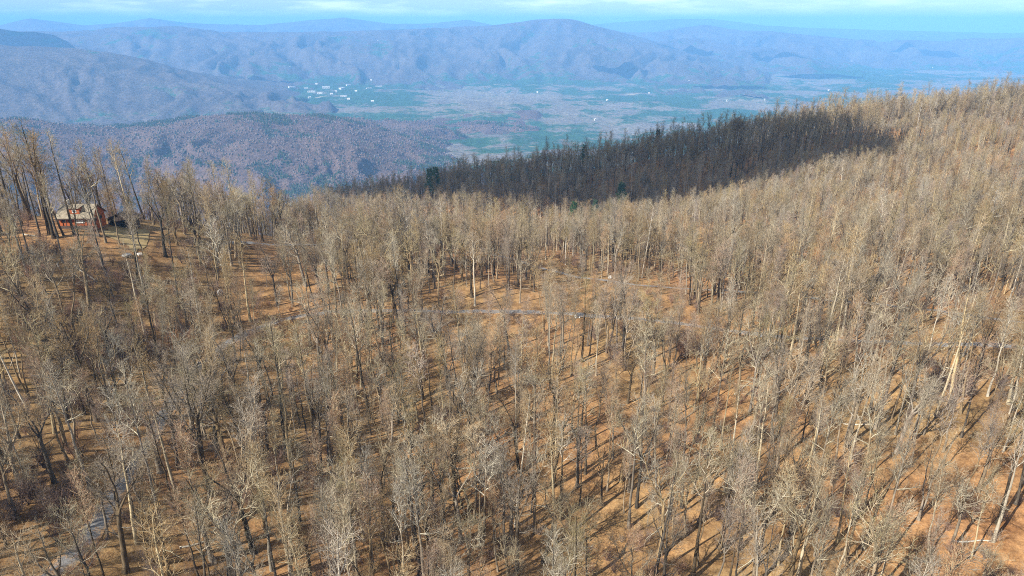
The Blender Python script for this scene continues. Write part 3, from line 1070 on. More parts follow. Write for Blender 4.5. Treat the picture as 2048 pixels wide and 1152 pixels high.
def ordinal_words(n):
    if n == 1:
        return [""]
    base = ["leftmost", "second from left", "third from left", "fourth from left", "fifth from left", "sixth from left", "seventh from left", "eighth from left", "ninth from left", "tenth from left"]
    return (base[:n - 1] + ["rightmost"]) if n <= 11 else [""] * n


names_by = {}
for i in order[:300]:
    names_by.setdefault((SPECIES[int(trees[i, 2])][5], place_words(int(i))), []).append(int(i))
tree_label = {}
for (lk, pl), idx_ in names_by.items():
    idx_.sort(key=lambda q: ux[q])
    for q, od in zip(idx_, ordinal_words(len(idx_))):
        tree_label[q] = lk + (", " + od if od else "") + " " + pl

for i in order[:300]:
    i = int(i)
    x, y, s_, sc, rz = trees[i]
    s_ = int(s_)
    root = link("bare_tree", None, loc=(x, y, tz[i] - 0.15))
    root.rotation_euler = (random.gauss(0, 0.045), random.gauss(0, 0.045), rz)
    root.scale = (sc * WIDE[i], sc * WIDE[i], sc)
    tag(root, tree_label[i], "tree", "bare trees " + place_words(i))
    link("trunk", protos[s_][0], root)
    link("crown", protos[s_][1], root)

# the rest of the wood: one object, thousands of trees
rest = [i for i in range(len(trees)) if i not in single]


def instancer(name, pts, idx, rot, scl, coll, label, cat):
    me = bpy.data.meshes.new(name)
    me.vertices.add(len(pts))
    me.vertices.foreach_set("co", np.asarray(pts, dtype=np.float32).ravel())
    for an, ty_, vals in (("kind_index", 'INT', np.asarray(idx, dtype=np.int32)), ):
        me.attributes.new(an, ty_, 'POINT').data.foreach_set("value", vals)
    scl = np.asarray(scl, dtype=np.float32)
    if scl.ndim == 1:
        scl = np.repeat(scl[:, None], 3, 1)
    me.attributes.new("size", 'FLOAT_VECTOR', 'POINT').data.foreach_set("vector", np.ascontiguousarray(scl).ravel())
    me.attributes.new("turn", 'FLOAT_VECTOR', 'POINT').data.foreach_set("vector", np.asarray(rot, dtype=np.float32).ravel())
    o = link(name, me)
    ng = bpy.data.node_groups.new(name, 'GeometryNodeTree')
    ng.interface.new_socket("Geometry", in_out='INPUT', socket_type='NodeSocketGeometry')
    ng.interface.new_socket("Geometry", in_out='OUTPUT', socket_type='NodeSocketGeometry')
    n, l = ng.nodes, ng.links
    gi, go = n.new("NodeGroupInput"), n.new("NodeGroupOutput")
    iop = n.new("GeometryNodeInstanceOnPoints")
    ci = n.new("GeometryNodeCollectionInfo")
    ci.inputs["Collection"].default_value = coll
    ci.inputs["Separate Children"].default_value = True
    ci.inputs["Reset Children"].default_value = True
    iop.inputs["Pick Instance"].default_value = True

    def attr(nm, dt):
        a = n.new("GeometryNodeInputNamedAttribute")
        a.data_type = dt
        a.inputs["Name"].default_value = nm
        return a.outputs["Attribute"]
    l.new(gi.outputs[0], iop.inputs["Points"])
    l.new(ci.outputs[0], iop.inputs["Instance"])
    l.new(attr("kind_index", 'INT'), iop.inputs["Instance Index"])
    l.new(attr("turn", 'FLOAT_VECTOR'), iop.inputs["Rotation"])
    l.new(attr("size", 'FLOAT_VECTOR'), iop.inputs["Scale"])
    l.new(iop.outputs[0], go.inputs[0])
    md = o.modifiers.new("scatter", 'NODES')
    md.node_group = ng
    tag(o, label, cat, kind="stuff")
    return o


T_ = trees[rest]
wide = WIDE[rest]
instancer("bare_wood", np.c_[T_[:, 0], T_[:, 1], tz[rest] - 0.15], T_[:, 2], np.c_[rng.normal(0, 0.045, len(rest)), rng.normal(0, 0.045, len(rest)), T_[:, 4]], np.c_[T_[:, 3] * wide, T_[:, 3] * wide, T_[:, 3]],
          proto_col, "bare winter wood covering the mountain side and the dark spur behind", "wood")
# ------------------------------------------------------------------ evergreens on the spur
def make_pine(seed, h=25.0):
    g = np.random.default_rng(seed)
    tp, tr = stem(h, 0.22, g, 12, 0.02, 0.008)
    bp, br = sprout(tp, tr, 58, 0.34, 0.99, 4.4, 0.30, 1.25, 0.25, 5, g, 0.10, 0.28)
    sp, sr = sprout(bp, br, 5, 0.3, 1.0, 1.0, 0.6, 0.7, 0.3, 3, g, 0.12, 0.7)
    ends = np.concatenate([sp[:, 1], sp[:, 2], bp[:, -1], bp[:, -2]])
    n, q = len(ends), 12
    d = unit(g.normal(0, 1, (n, q, 3)) + np.array([0, 0, 0.35]))
    base = np.repeat(ends[:, None, :], q, 1).reshape(-1, 3) + g.normal(0, 0.12, (n * q, 3))
    P = np.stack([base, base + d.reshape(-1, 3) * g.uniform(0.4, 0.8, (n * q, 1))], 1)
    nt_ = tubes(P, np.repeat(np.array([[0.05, 0.012]]), n * q, 0), 3)
    return tubes(tp, tr, 7), [tubes(bp, br, 4), tubes(sp, np.maximum(sr, 0.01), 3)], nt_


pines = []
for sd in (3, 8):
    t_, b_, n_ = make_pine(sd)
    v2, f2, mi2 = join(b_ + [n_], [0, 0, 1])
    pines.append((new_mesh("trunk", t_[0], t_[1], M['bark_dark']), new_mesh("crown", v2, f2, [M['bark_dark'], M['needles']], mi2)))
PINE_SPOTS = [  # pixel of the foot, scale, what singles it out
    (1246, 312, 0.95, "tallest pine standing above the bare trees on the dark spur's crest"),
    (1150, 342, 0.85, "bushy pine among bare trunks below the dark spur's crest"),
    (1168, 348, 0.7, "smaller pine just right of the bushy one on the dark spur"),
    (1312, 318, 0.7, "narrow pine half hidden among bare trunks on the dark spur"),
    (1195, 318, 0.75, "pine on the dark spur's skyline left of the tallest one"),
    (862, 418, 1.0, "largest bright green pine at the foot of the dark spur"),
    (874, 405, 0.9, "second green pine close behind the largest at the spur's foot"),
    (822, 386, 0.95, "broad dark pine on the spur's skyline above the green pines"),
    (794, 396, 0.8, "dark pine left of the broad one on the spur's skyline"),
    (748, 404, 0.7, "small pine in the row at the low end of the spur"),
    (722, 408, 0.75, "round pine at the low end of the dark spur"),
    (684, 412, 0.8, "leftmost pine at the tip of the dark spur"),
    (898, 382, 0.7, "pine peeking over the spur's skyline right of the broad one"),
]
for k, (px_, py_, s_, lab) in enumerate(PINE_SPOTS):
    w = hit_ground(px_, py_, 420, 720)
    root = link("pine_tree", None, loc=(w[0], w[1], w[2] - 0.2), rotz=random.uniform(0, 6.28), scale=s_ * 1.2)
    tag(root, lab, "tree", "pines on the dark spur")
    link("trunk", pines[k % 2][0], root)
    link("crown", pines[k % 2][1], root)


# ------------------------------------------------------------------ dead trees, logs, boulders
def dead_tree(px_, py_, h, r, lean, limbs, seed, label, broken=False, zmax=700):
    g = np.random.default_rng(seed)
    w = hit_ground(px_, py_, 60, zmax)
    K = 9
    t = np.linspace(0, 1, K)
    P = np.c_[lean[0] * h * t + np.cumsum(g.normal(0, 0.05, K)), lean[1] * h * t, h * t - 0.4]
    rr = r * (1 - (0.45 if broken else 0.8) * t)
    rr[0] *= 1.4
    root = link("dead_tree", None, loc=tuple(w))
    tag(root, label, "dead tree", "dead trees standing in the wood")
    tv = tubes(P[None], rr[None], 8)
    link("trunk", new_mesh("trunk", tv[0], tv[1], M['dead_wood']), root)
    lp, lr = sprout(P[None], rr[None], limbs, 0.45, 0.98, h * 0.3, 0.5, 0.7, 0.4, 6, g, 0.2, 0.5)
    sp, sr = sprout(lp, lr, 3, 0.3, 1.0, h * 0.12, 0.5, 0.7, 0.2, 4, g, 0.2, 0.6)
    for q in range(len(lp)):
        lv = [tubes(lp[q:q + 1], lr[q:q + 1], 5)]
        v, f, _ = join(lv, [0])
        br_ = link("branch", new_mesh("branch", v, f, M['dead_wood']), root)
        for z_ in range(q * len(sp) // len(lp), (q + 1) * len(sp) // len(lp)):
            v, f = tubes(sp[z_:z_ + 1], np.maximum(sr[z_:z_ + 1], 0.012), 4)
            link("twig", new_mesh("twig", v, f, M['dead_wood']), br_)


dead_tree(1283, 556, 24, 0.22, (0.10, 0.0), 5, 3, "tall leaning white barked dead tree forking at its top above the upper road")
dead_tree(1528, 714, 12, 0.30, (0.06, 0.0), 2, 4, "broken leaning snag with a pale trunk beside the lower road", True)
dead_tree(1832, 262, 17, 0.22, (0.0, 0.0), 9, 5, "whitish dead tree shining near the top of the right slope")
dead_tree(60, 830, 19, 0.20, (-0.18, 0.0), 5, 6, "pale bare leaning dead tree on the far left slope")
dead_tree(1131, 530, 10, 0.16, (0.0, 0.0), 1, 7, "short pale snag with a white top above the upper road", True)
dead_tree(1362, 950, 9, 0.2, (0.02, 0.0), 1, 9, "short pale stub snag in the middle of the right foreground", True)
dead_tree(950, 470, 13, 0.2, (0.25, 0.0), 4, 11, "leaning pale dead tree near the green clearing", False)


def log(px_, py_, length, r, ang, label):
    w = hit_ground(px_, py_)
    K = 7
    t = np.linspace(-0.5, 0.5, K)
    x = w[0] + t * length * math.cos(ang)
    y = w[1] + t * length * math.sin(ang) + 0.12 * np.sin(t * 7)
    z = ground_z(x, y) + r * 0.75
    rr = r * (1 - 0.45 * (t + 0.5))
    P = np.c_[x, y, z][None]
    o0 = P[0, K // 2].copy()
    v, f = tubes(P - o0, rr[None], 8)
    n = len(v)
    f = [tuple(q) for q in f] + [tuple(range(7, -1, -1)), tuple(range(n - 8, n))]
    root = link("fallen_log", new_mesh("fallen_log", v, f, M['dead_wood']), loc=tuple(o0))
    tag(root, label, "log", "fallen logs on the leaf litter")
    lp, lr = sprout(P - o0, rr[None], 2, 0.55, 0.95, length * 0.22, 0.5, 0.8, 0.5, 4, np.random.default_rng(int(px_)), 0.15, 0.8)
    for q in range(len(lp)):
        v, f = tubes(lp[q:q + 1], lr[q:q + 1], 5)
        link("branch_stub", new_mesh("branch_stub", v, f, M['dead_wood']), root)


for a in [
    (172, 550, 7.5, 0.22, -0.5, "long pale fallen log lying below the red house"),
    (66, 527, 3.5, 0.18, -0.7, "short pale fallen log near the left edge below the house"),
    (118, 536, 3.0, 0.16, -0.9, "small pale log between two longer ones below the house"),
    (222, 569, 3.4, 0.2, -0.6, "pale fallen log right of the long one below the house"),
    (60, 472, 4.5, 0.18, -0.3, "pale log lying left of the house trees"),
    (180, 776, 5.0, 0.16, 0.2, "fallen log on the left slope above the road bend"),
    (645, 858, 4.5, 0.13, -0.4, "thin fallen log in the sunny gap left of centre"),
    (1485, 778, 6.0, 0.17, 0.7, "pale fallen log in an orange gap of the right slope"),
    (1945, 1085, 5.0, 0.14, -0.15, "long whitish fallen log in the bottom right corner"),
    (1160, 578, 3.5, 0.15, 0.9, "small bent pale log just below the upper road"),
    (930, 940, 4.0, 0.2, 0.0, "dark hollowed log lying in the centre foreground"),
    (395, 1090, 4.5, 0.16, 0.6, "pale log by the road in the bottom left"),
    (1720, 850, 5.5, 0.15, -0.3, "thin pale fallen log on the right slope"),
]:
    log(*a)


def boulder(px_, py_, s, seed, label, mat='rock', squash=0.65):
    import bmesh
    bm = bmesh.new()
    bmesh.ops.create_icosphere(bm, subdivisions=3, radius=1)
    co = np.array([v.co for v in bm.verts])
    d = 1 + 0.28 * fbm(co[:, 0] * 1.1 + seed, co[:, 1] * 1.1 + co[:, 2] * 0.9, 3, seed)
    for v, k in zip(bm.verts, d):
        v.co = (v.co.x * k * s, v.co.y * k * s * 0.8, v.co.z * k * s * squash)
    me = bpy.data.meshes.new("boulder")
    bm.to_mesh(me)
    bm.free()
    me.materials.append(M[mat])
    w = hit_ground(px_, py_)
    o = link("boulder", me, loc=(w[0], w[1], w[2] + s * squash * 0.55), rotz=seed)
    tag(o, label, "boulder", "pale boulders among the trees")


M['white_rock'] = plain("white_rock", (0.55, 0.55, 0.50), (0.85, 0.84, 0.78), 1.6, 0.9, 0.5, 0.1)
boulder(1151, 636, 0.55, 2, "bright white boulder beside the lower road in the centre", 'white_rock', 0.9)
boulder(1159, 637, 0.25, 5, "small white stone right of the bright white boulder", 'white_rock', 0.8)
boulder(1446, 588, 0.4, 3, "small white boulder at the edge of the upper road", 'white_rock', 1.1)
boulder(254, 513, 1.1, 4, "flat pale boulder at the foot of the lawn", 'rock', 0.45)
boulder(282, 512, 1.0, 6, "grey boulder right of the flat one below the lawn", 'rock', 0.4)
boulder(441, 590, 0.8, 7, "grey white boulder among dark trunks left of centre", 'rock', 1.1)
boulder(1220, 557, 0.8, 8, "pale boulder beside the upper road", 'rock', 0.8)

# ------------------------------------------------------------------ shrubs and undergrowth
shrub_col = bpy.data.collections.new("undergrowth_kinds")
M['shrub_tan'] = bark("shrub_tan", (0.19, 0.125, 0.075), (0.33, 0.23, 0.145))
M['shrub_dark'] = bark("shrub_dark", (0.075, 0.05, 0.045), (0.16, 0.11, 0.09))
shrub_me = []
for sd, (mt, hh) in enumerate((('shrub', 2.6), ('shrub_tan', 2.2), ('shrub_dark', 3.0), ('shrub', 4.2))):
    g = np.random.default_rng(90 + sd)
    base = np.zeros((1, 4, 3))
    base[0, :, 2] = np.linspace(-0.2, 0.25, 4)
    st, sr = sprout(base, np.full((1, 4), 0.06), 16, 0, 1, hh, 0.5, 0.5, 0.55, 6, g, 0.14, 0.9)
    bp, br = sprout(st, sr, 7, 0.25, 1.0, hh * 0.33, 0.6, 0.6, 0.4, 4, g, 0.16, 0.6)
    wp, wr = sprout(bp, br, 4, 0.2, 1.0, hh * 0.16, 0.8, 0.6, 0.3, 2, g, 0.15, 0.7)
    v, f, mi = join([tubes(st, np.maximum(sr, 0.012), 4), tubes(bp, np.maximum(br, 0.009), 3), tubes(wp, np.maximum(wr, 0.007), 3)], [0, 0, 0])
    me = new_mesh("shrub", v, f, M[mt])
    shrub_me.append(me)
    ob = bpy.data.objects.new("undergrowth_%d" % sd, me)
    shrub_col.objects.link(ob)
SHLOOK = ["reddish brown bare shrub", "tan bare shrub", "dark bare thicket shrub", "tall reddish bare shrub"]
# single shrubs: the brushy opening below the house
spots = []
for k in range(4000):
    px_, py_ = rng.uniform(10, 450), rng.uniform(478, 720)
    w = hit_ground(px_, py_, 80, 260) if k < 260 else None
    if w is None:
        break
    if blocked(w[0], w[1], 3.0) or (abs(px_ - 160) < 45 and py_ < 520) or any((w[0] - q[0]) ** 2 + (w[1] - q[1]) ** 2 < 3.0 for q in spots):
        continue
    spots.append((w[0], w[1], w[2], px_, py_))
    if len(spots) >= 110:
        break


def ordinals(n):
    if n == 1:
        return [""]
    base = ["leftmost", "second from left", "third from left", "fourth from left", "fifth from left", "sixth from left", "seventh from left", "eighth from left", "ninth from left", "tenth from left"]
    return base[:n - 1] + ["rightmost"] if n <= 11 else None


recs = []
for (x, y, z, px_, py_) in spots:
    s_ = int(rng.integers(0, 4))
    sc = rng.uniform(0.7, 1.25)
    o = link("shrub", shrub_me[s_], loc=(x, y, z), rotz=rng.uniform(0, 6.28), scale=sc)
    size = "small " if sc < 0.85 else ("large " if sc > 1.1 else "")
    row = "just below the house" if py_ < 530 else ("in the brush below the house" if py_ < 600 else ("above the road bend" if py_ < 660 else "nearest the road bend"))
    col_ = "far left" if px_ < 150 else ("left" if px_ < 300 else "lawn side")
    recs.append((size + SHLOOK[s_], col_ + " " + row, px_, o))
byk = {}
for q in recs:
    byk.setdefault((q[0], q[1]), []).append(q)
for (lk, pl), qs in byk.items():
    qs.sort(key=lambda q: q[2])
    for q, od in zip(qs, ordinals(len(qs)) or [""] * len(qs)):
        tag(q[3], f"{lk}, {od + ' ' if od else ''}{pl}", "shrub", "shrubs in the brushy opening below the house")

sel = rng.permutation(len(cand))
up, ui, ur, us = [], [], [], []
ncell = {}
for k in sel[:26000]:
    x, y = cand[k] + rng.uniform(-0.5, 0.5, 2)
    if bZ[k] > 330 or not cand_vis[k]:
        continue
    den = fbm(np.array([x / 18]), np.array([y / 18]), 3, 77)[0]
    if den < 0.12 - 0.35 * (bx[k] < 480) or blocked(x, y, 2.6):
        continue
    if not occupy(None, ncell, x, y, 2.0):
        continue
    up.append((x, y, gz(x, y)))
    ui.append(int(rng.choice(4, p=[0.35, 0.35, 0.12, 0.18])))
    ur.append((0, 0, rng.uniform(0, 6.28)))
    us.append(rng.uniform(0.5, 1.1))
# dark thickets in the folds of the left slope
for (qx, qy, n_, sp_) in ((115, 985, 26, 5), (60, 1010, 14, 4), (225, 715, 26, 5), (200, 690, 14, 5), (300, 880, 14, 4), (930, 930, 14, 4), (1640, 985, 14, 4), (1890, 770, 12, 4), (1560, 860, 12, 4), (30, 800, 16, 5), (520, 670, 16, 5), (1410, 705, 10, 4), (640, 960, 12, 4)):
    w = hit_ground(qx, qy)
    for q in range(n_):
        x, y = w[0] + rng.normal(0, sp_), w[1] + rng.normal(0, sp_)
        if blocked(x, y, 2.6):
            continue
        up.append((x, y, gz(x, y)))
        ui.append(int(rng.choice(4, p=[0.2, 0.05, 0.6, 0.15])))
        ur.append((0, 0, rng.uniform(0, 6.28)))
        us.append(rng.uniform(0.7, 1.25))
print("UNDERGROWTH", len(up), len(ROADS))
instancer("undergrowth", up, ui, ur, us, shrub_col, "low bare brown undergrowth scattered between the trunks", "undergrowth")

# ------------------------------------------------------------------ the red house and its shed
M['red_wall'] = plain("red_stained_boards", (0.27, 0.065, 0.024), (0.40, 0.115, 0.04), 1.5, 0.75, 0.2)
M['roof'] = plain("weathered_roof", (0.16, 0.135, 0.10), (0.27, 0.23, 0.17), 0.9, 0.85, 0.3)
M['trim'] = plain("dark_trim", (0.05, 0.035, 0.03), (0.09, 0.065, 0.05), 2.0, 0.7)
M['stone'] = plain("pale_chimney_stone", (0.42, 0.38, 0.31), (0.68, 0.63, 0.54), 3.0, 0.9, 0.6)
m, nt, b = mat_new("window_glass")
b.inputs["Base Color"].default_value = (0.02, 0.025, 0.03, 1)
b.inputs["Roughness"].default_value = 0.08
b.inputs["Specular IOR Level"].default_value = 0.6
M['glass'] = m
house = link("red_house", None, loc=(HOUSE[0], HOUSE[1], HOUSE[2] + 0.8), rotz=0.04, scale=0.74)
tag(house, "red wooden house with a grey roof and dormer among tall trees", "house")
hw, hd, eh, rh = 5.6, 8.0, 3.1, 6.2
Shape().prism([(0, -2), (hd, -2), (hd, eh), (hd / 2, rh - 0.12), (0, eh)], 0, -hw, hw).build("wall", M['red_wall'], house)
roof = Shape()
sl = (rh - eh) / (hd / 2)
for s in (0, 1):
    ya, yb = (-0.9, hd / 2) if s == 0 else (hd / 2, hd + 0.9)
    za, zb = (eh - 0.9 * sl, rh) if s == 0 else (rh, eh - 0.9 * sl)
    roof = Shape().prism([(ya, za), (yb, zb), (yb, zb + 0.22), (ya, za + 0.22)], 0, -hw - 0.6, hw + 0.6)
    rf = roof.build("roof", M['roof'], house)
    if s == 0:
        front_roof = rf
Shape().box(-hw - 0.62, -0.98, eh - 0.9 * sl - 0.14, hw + 0.62, -0.86, eh - 0.9 * sl + 0.12).build("eave_board", M['trim'], front_roof)
chim = Shape().box(-4.6, hd / 2 - 0.5, rh - 1.0, -3.3, hd / 2 + 0.6, rh + 1.5).build("chimney", M['stone'], house)
Shape().box(-4.75, hd / 2 - 0.65, rh + 1.5, -3.15, hd / 2 + 0.75, rh + 1.72).build("chimney_cap", M['stone'], chim)
Shape().box(-4.2, hd / 2 - 0.2, rh + 1.72, -3.7, hd / 2 + 0.3, rh + 2.0).build("flue", M['trim'], chim)
dorm = Shape().box(-1.7, 0.55, eh + 0.1, 1.5, 3.6, eh + 2.55).build("dormer", M['red_wall'], house)
Shape().prism([(0.15, eh + 2.56), (4.4, eh + 3.05), (4.4, eh + 3.2), (0.15, eh + 2.72)], 0, -1.95, 1.75).build("dormer_roof", M['roof'], dorm)
Shape().box(-0.75, 0.48, eh + 1.1, 0.6, 0.55, eh + 2.15).build("window_frame", M['white_paint'], dorm)
Shape().box(-0.58, 0.44, eh + 1.28, 0.43, 0.475, eh + 1.97).build("window_pane", M['glass'], dorm)
for (x0, x1, z0, z1) in ((-4.6, -3.2, 0.9, 2.1), (-2.4, -1.2, 0.9, 2.1), (3.7, 4.7, 0.9, 2.1)):
    wd = Shape().box(x0, -0.07, z0, x1, 0.0, z1).build("window", M['trim'], house)
    Shape().box(x0 + 0.1, -0.10, z0 + 0.1, (x0 + x1) / 2 - 0.04, -0.07, z1 - 0.1).build("pane", M['glass'], wd)
    Shape().box((x0 + x1) / 2 + 0.04, -0.10, z0 + 0.1, x1 - 0.1, -0.07, z1 - 0.1).build("pane", M['glass'], wd)
for x0 in (-0.2, 0.85, 1.9):
    Shape().box(x0, -0.16, 0.75, x0 + 0.95, 0.0, 1.75).build("white_panel", M['white_paint'], house)
for x0 in (-5.2, -2.9, 2.9, 5.2):
    Shape().box(x0 - 0.09, -0.75, -1.2, x0 + 0.09, -0.57, eh - 0.75).build("porch_post", M['trim'], house)
Shape().box(-hw, -0.95, -1.4, hw, -0.02, -0.2).build("porch_deck", M['trim'], house)
for (y0, y1) in ((1.4, 2.6), (4.8, 6.0)):
    wd = Shape().box(hw, y0, 0.9, hw + 0.06, y1, 2.1).build("window", M['trim'], house)
    Shape().box(hw + 0.06, y0 + 0.12, 1.0, hw + 0.09, y1 - 0.12, 2.0).build("pane", M['glass'], wd)

SW = hit_ground(232, 455)
shed = link("shed", None, loc=(SW[0], SW[1] + 1.5, SW[2] + 0.1), rotz=-0.1)
tag(shed, "low dark shed with two round topped openings right of the red house", "shed")
M['shed'] = plain("dark_timber", (0.045, 0.035, 0.032), (0.10, 0.075, 0.062), 1.2, 0.85)
Shape().prism([(-2.9, -1.5), (2.9, -1.5), (2.9, 1.7), (0, 3.0), (-2.9, 1.7)], 1, 0, 4.5).build("wall", M['shed'], shed)
for s in (-1, 1):
    Shape().prism([(0, 3.05), (s * 3.3, 1.6), (s * 3.3, 1.75), (0, 3.22)], 1, -0.4, 4.9).build("roof", M['trim'], shed)
for cx_ in (-1.4, 1.4):
    arc = [(cx_ + 1.05 * math.cos(a), 0.45 + 1.05 * math.sin(a)) for a in np.linspace(0, math.pi, 11)] + [(cx_ - 1.05, -0.8), (cx_ + 1.05, -0.8)]
    Shape().prism(arc, 1, -0.05, 0.0).build("door", M['glass'], shed)

# ------------------------------------------------------------------ the town and houses in the valley
M['bld_white'] = plain("white_building", (0.46, 0.44, 0.40), (0.62, 0.60, 0.56), 0.05, 0.6)
M['bld_roof'] = plain("pale_metal_roof", (0.44, 0.42, 0.39), (0.64, 0.62, 0.58), 0.05, 0.5)
M['bld_grey'] = plain("grey_roof", (0.20, 0.19, 0.18), (0.32, 0.30, 0.28), 0.05, 0.7)


def building(px_, py_, w, d, h, rot, rmat, label, group, flat=False, name="town_building"):
    p_, az = hit_far(px_, py_)
    root = link(name, None, loc=(p_[0], p_[1], p_[2] - 3), rotz=-az + rot)
    tag(root, label, "building", group)
    w, d, h = (w * 0.66, d * 0.66, h * 0.6) if name == 'town_building' else (w * 0.55, d * 0.55, h * 0.7)
    Shape().box(-w / 2, -d / 2, 0, w / 2, d / 2, h + 3).build("wall", M['bld_white'], root)
    if flat:
        Shape().box(-w / 2 - 0.6, -d / 2 - 0.6, h + 3, w / 2 + 0.6, d / 2 + 0.6, h + 4.2).build("roof", M[rmat], root)
    else:
        Shape().prism([(-d / 2 - 1, h + 2.6), (d / 2 + 1, h + 2.6), (0, h + 3 + d * 0.33)], 0, -w / 2 - 1, w / 2 + 1).build("roof", M[rmat], root)
    for q in range(max(1, int(w // 14))):
        xq = -w / 2 + (q + 0.5) * w / max(1, int(w // 14))
        Shape().box(xq - 2, -d / 2 - 0.25, 4.2, xq + 2, -d / 2, 3 + h * 0.75).build("window", M['glass'], root)


TOWN = [  # pixel x, y, width, depth, height of the big pale roofs one can make out
    (584, 175, 80, 45, 14, 0.3, "long white roofed building at the left end of the town"),
    (612, 177, 45, 30, 10, 0.1, "white building right of the long one in the town's left"),
    (623, 184, 90, 35, 12, -0.15, "long low white roof on the town's lower left"),
    (640, 187, 60, 30, 10, -0.2, "white roof continuing the long low one rightwards"),
    (652, 176, 90, 60, 16, 0.0, "largest white block in the middle of the town"),
    (633, 169, 26, 20, 12, 0.0, "small white building above the town's middle"),
    (684, 178, 55, 60, 14, 0.5, "bright white building right of the town's largest block"),
    (697, 171, 60, 26, 12, 0.5, "slanting white roof on the town's upper right"),
    (687, 193, 70, 30, 10, 0.0, "white building at the bottom of the town"),
    (697, 199, 30, 22, 10, 0.0, "small white house at the very bottom of the town"),
    (619, 196, 28, 18, 9, 0.3, "small white house below the long low roof in town"),
    (738, 177, 70, 18, 8, 0.35, "thin white roof on the right road out of town"),
    (758, 173, 80, 16, 8, 0.2, "long thin white roof farthest right of the town"),
    (712, 183, 26, 20, 9, 0.0, "lone white house between town and its right road"),
    (742, 161, 24, 18, 9, 0.0, "white house on the slope above the town's right road"),
    (663, 189, 30, 24, 11, 0.2, "plain white house in the town's lower middle"),
    (672, 184, 24, 20, 10, 0.0, "small white house in the very centre of town"),
    (745, 203, 30, 16, 8, 0.1, "white house below the town on the right"),
]
for k, (px_, py_, w, d, h, rt, lab) in enumerate(TOWN):
    building(px_, py_, w, d, h, rt, 'bld_roof', lab, "white buildings of the valley town", flat=(w > 40))
FARMS = [(1190, 240), (1253, 183), (1236, 188), (1214, 201), (1210, 182), (1172, 184), (1298, 186), (1330, 173), (1448, 204), (1454, 202), (1386, 222), (1400, 226), (1529, 200), (1589, 187), (1594, 190), (1657, 181), (1664, 183), (1677, 179), (1378, 161), (1420, 185), (1533, 203), (1075, 185), (1100, 189), (1704, 162), (1865, 135), (1880, 147), (1490, 180), (850, 66), (878, 62), (830, 72), (756, 82), (905, 58), (1042, 45), (580, 134), (640, 110), (694, 145), (1320, 82), (1810, 168), (1835, 160), (1020, 62), (1276, 200)]
far_recs = []
for k, (px_, py_) in enumerate(FARMS[::3]):
    hill = py_ < 120
    nm = "white farm building"
    zone = ("on the far mountain" if hill else ("on the valley floor below the pointed hill" if px_ < 1300 else ("on the valley floor right of centre" if px_ < 1560 else "on the valley floor at the right")))
    far_recs.append((px_, py_, zone))
zs = {}
for q in far_recs:
    zs.setdefault(q[2], []).append(q)
for zn, qs in zs.items():
    qs.sort()
    names = ["leftmost", "second", "third", "fourth", "fifth", "sixth", "seventh", "eighth", "ninth", "tenth", "eleventh", "twelfth", "thirteenth", "fourteenth", "fifteenth", "sixteenth"]
    for q, od in zip(qs, names):
        building(q[0], q[1], random.uniform(13, 24), random.uniform(10, 15), random.uniform(5, 8), random.uniform(-0.7, 0.7), random.choice(['bld_roof', 'bld_roof', 'bld_grey']),
                 f"tiny white farmhouse, {od}{' from left' if od != 'leftmost' else ''} {zn}", "white farmhouses scattered over the valley", name="farm_building")

# ------------------------------------------------------------------ woods on the near hill and the valley floor: one mass
tuft_col = bpy.data.collections.new("far_tree_kinds")
M['tuft_brown'] = bark("far_hardwood", (0.105, 0.076, 0.066), (0.15, 0.11, 0.095), 0.2)
M['tuft_green'] = bark("far_pine", (0.03, 0.05, 0.026), (0.06, 0.088, 0.045), 0.25)
for k in range(4):
    import bmesh
    bm = bmesh.new()
    if k < 3:
        bmesh.ops.create_icosphere(bm, subdivisions=2, radius=1)
        for v in bm.verts:
            q = 1 + 0.3 * random.uniform(-1, 1)
            v.co = (v.co.x * q * 5.2, v.co.y * q * 5.2, 6 + v.co.z * q * 6.5)
    else:
        bmesh.ops.create_cone(bm, segments=9, radius1=4.0, radius2=0.3, depth=18, cap_ends=True)
        bmesh.ops.subdivide_edges(bm, edges=bm.edges[:], cuts=1)
        for v in bm.verts:
            q = 1 + 0.3 * random.uniform(-1, 1)
            v.co = (v.co.x * q, v.co.y * q, 10 + v.co.z * (1 + 0.1 * random.uniform(-1, 1)))
    me = bpy.data.meshes.new("far_tree")
    bm.to_mesh(me)
    bm.free()
    me.materials.append(M['tuft_brown'] if k < 3 else M['tuft_green'])
    tuft_col.objects.link(bpy.data.objects.new("far_tree_%d" % k, me))
NT = 200000
fa = rng.uniform(-0.70, 0.25, NT)
fr = np.sqrt(rng.uniform(1900.0**2, 4300.0**2, NT))
fz_ = np.maximum(valley_z(fa, fr), layer_z(LAYERS[-1], fa, fr))
fx, fy = fr * np.sin(fa), fr * np.cos(fa)
pn = fbm(fx / 420, fy / 420, 4, 61) + 0.5 * fbm(fx / 90, fy / 90, 2, 67)
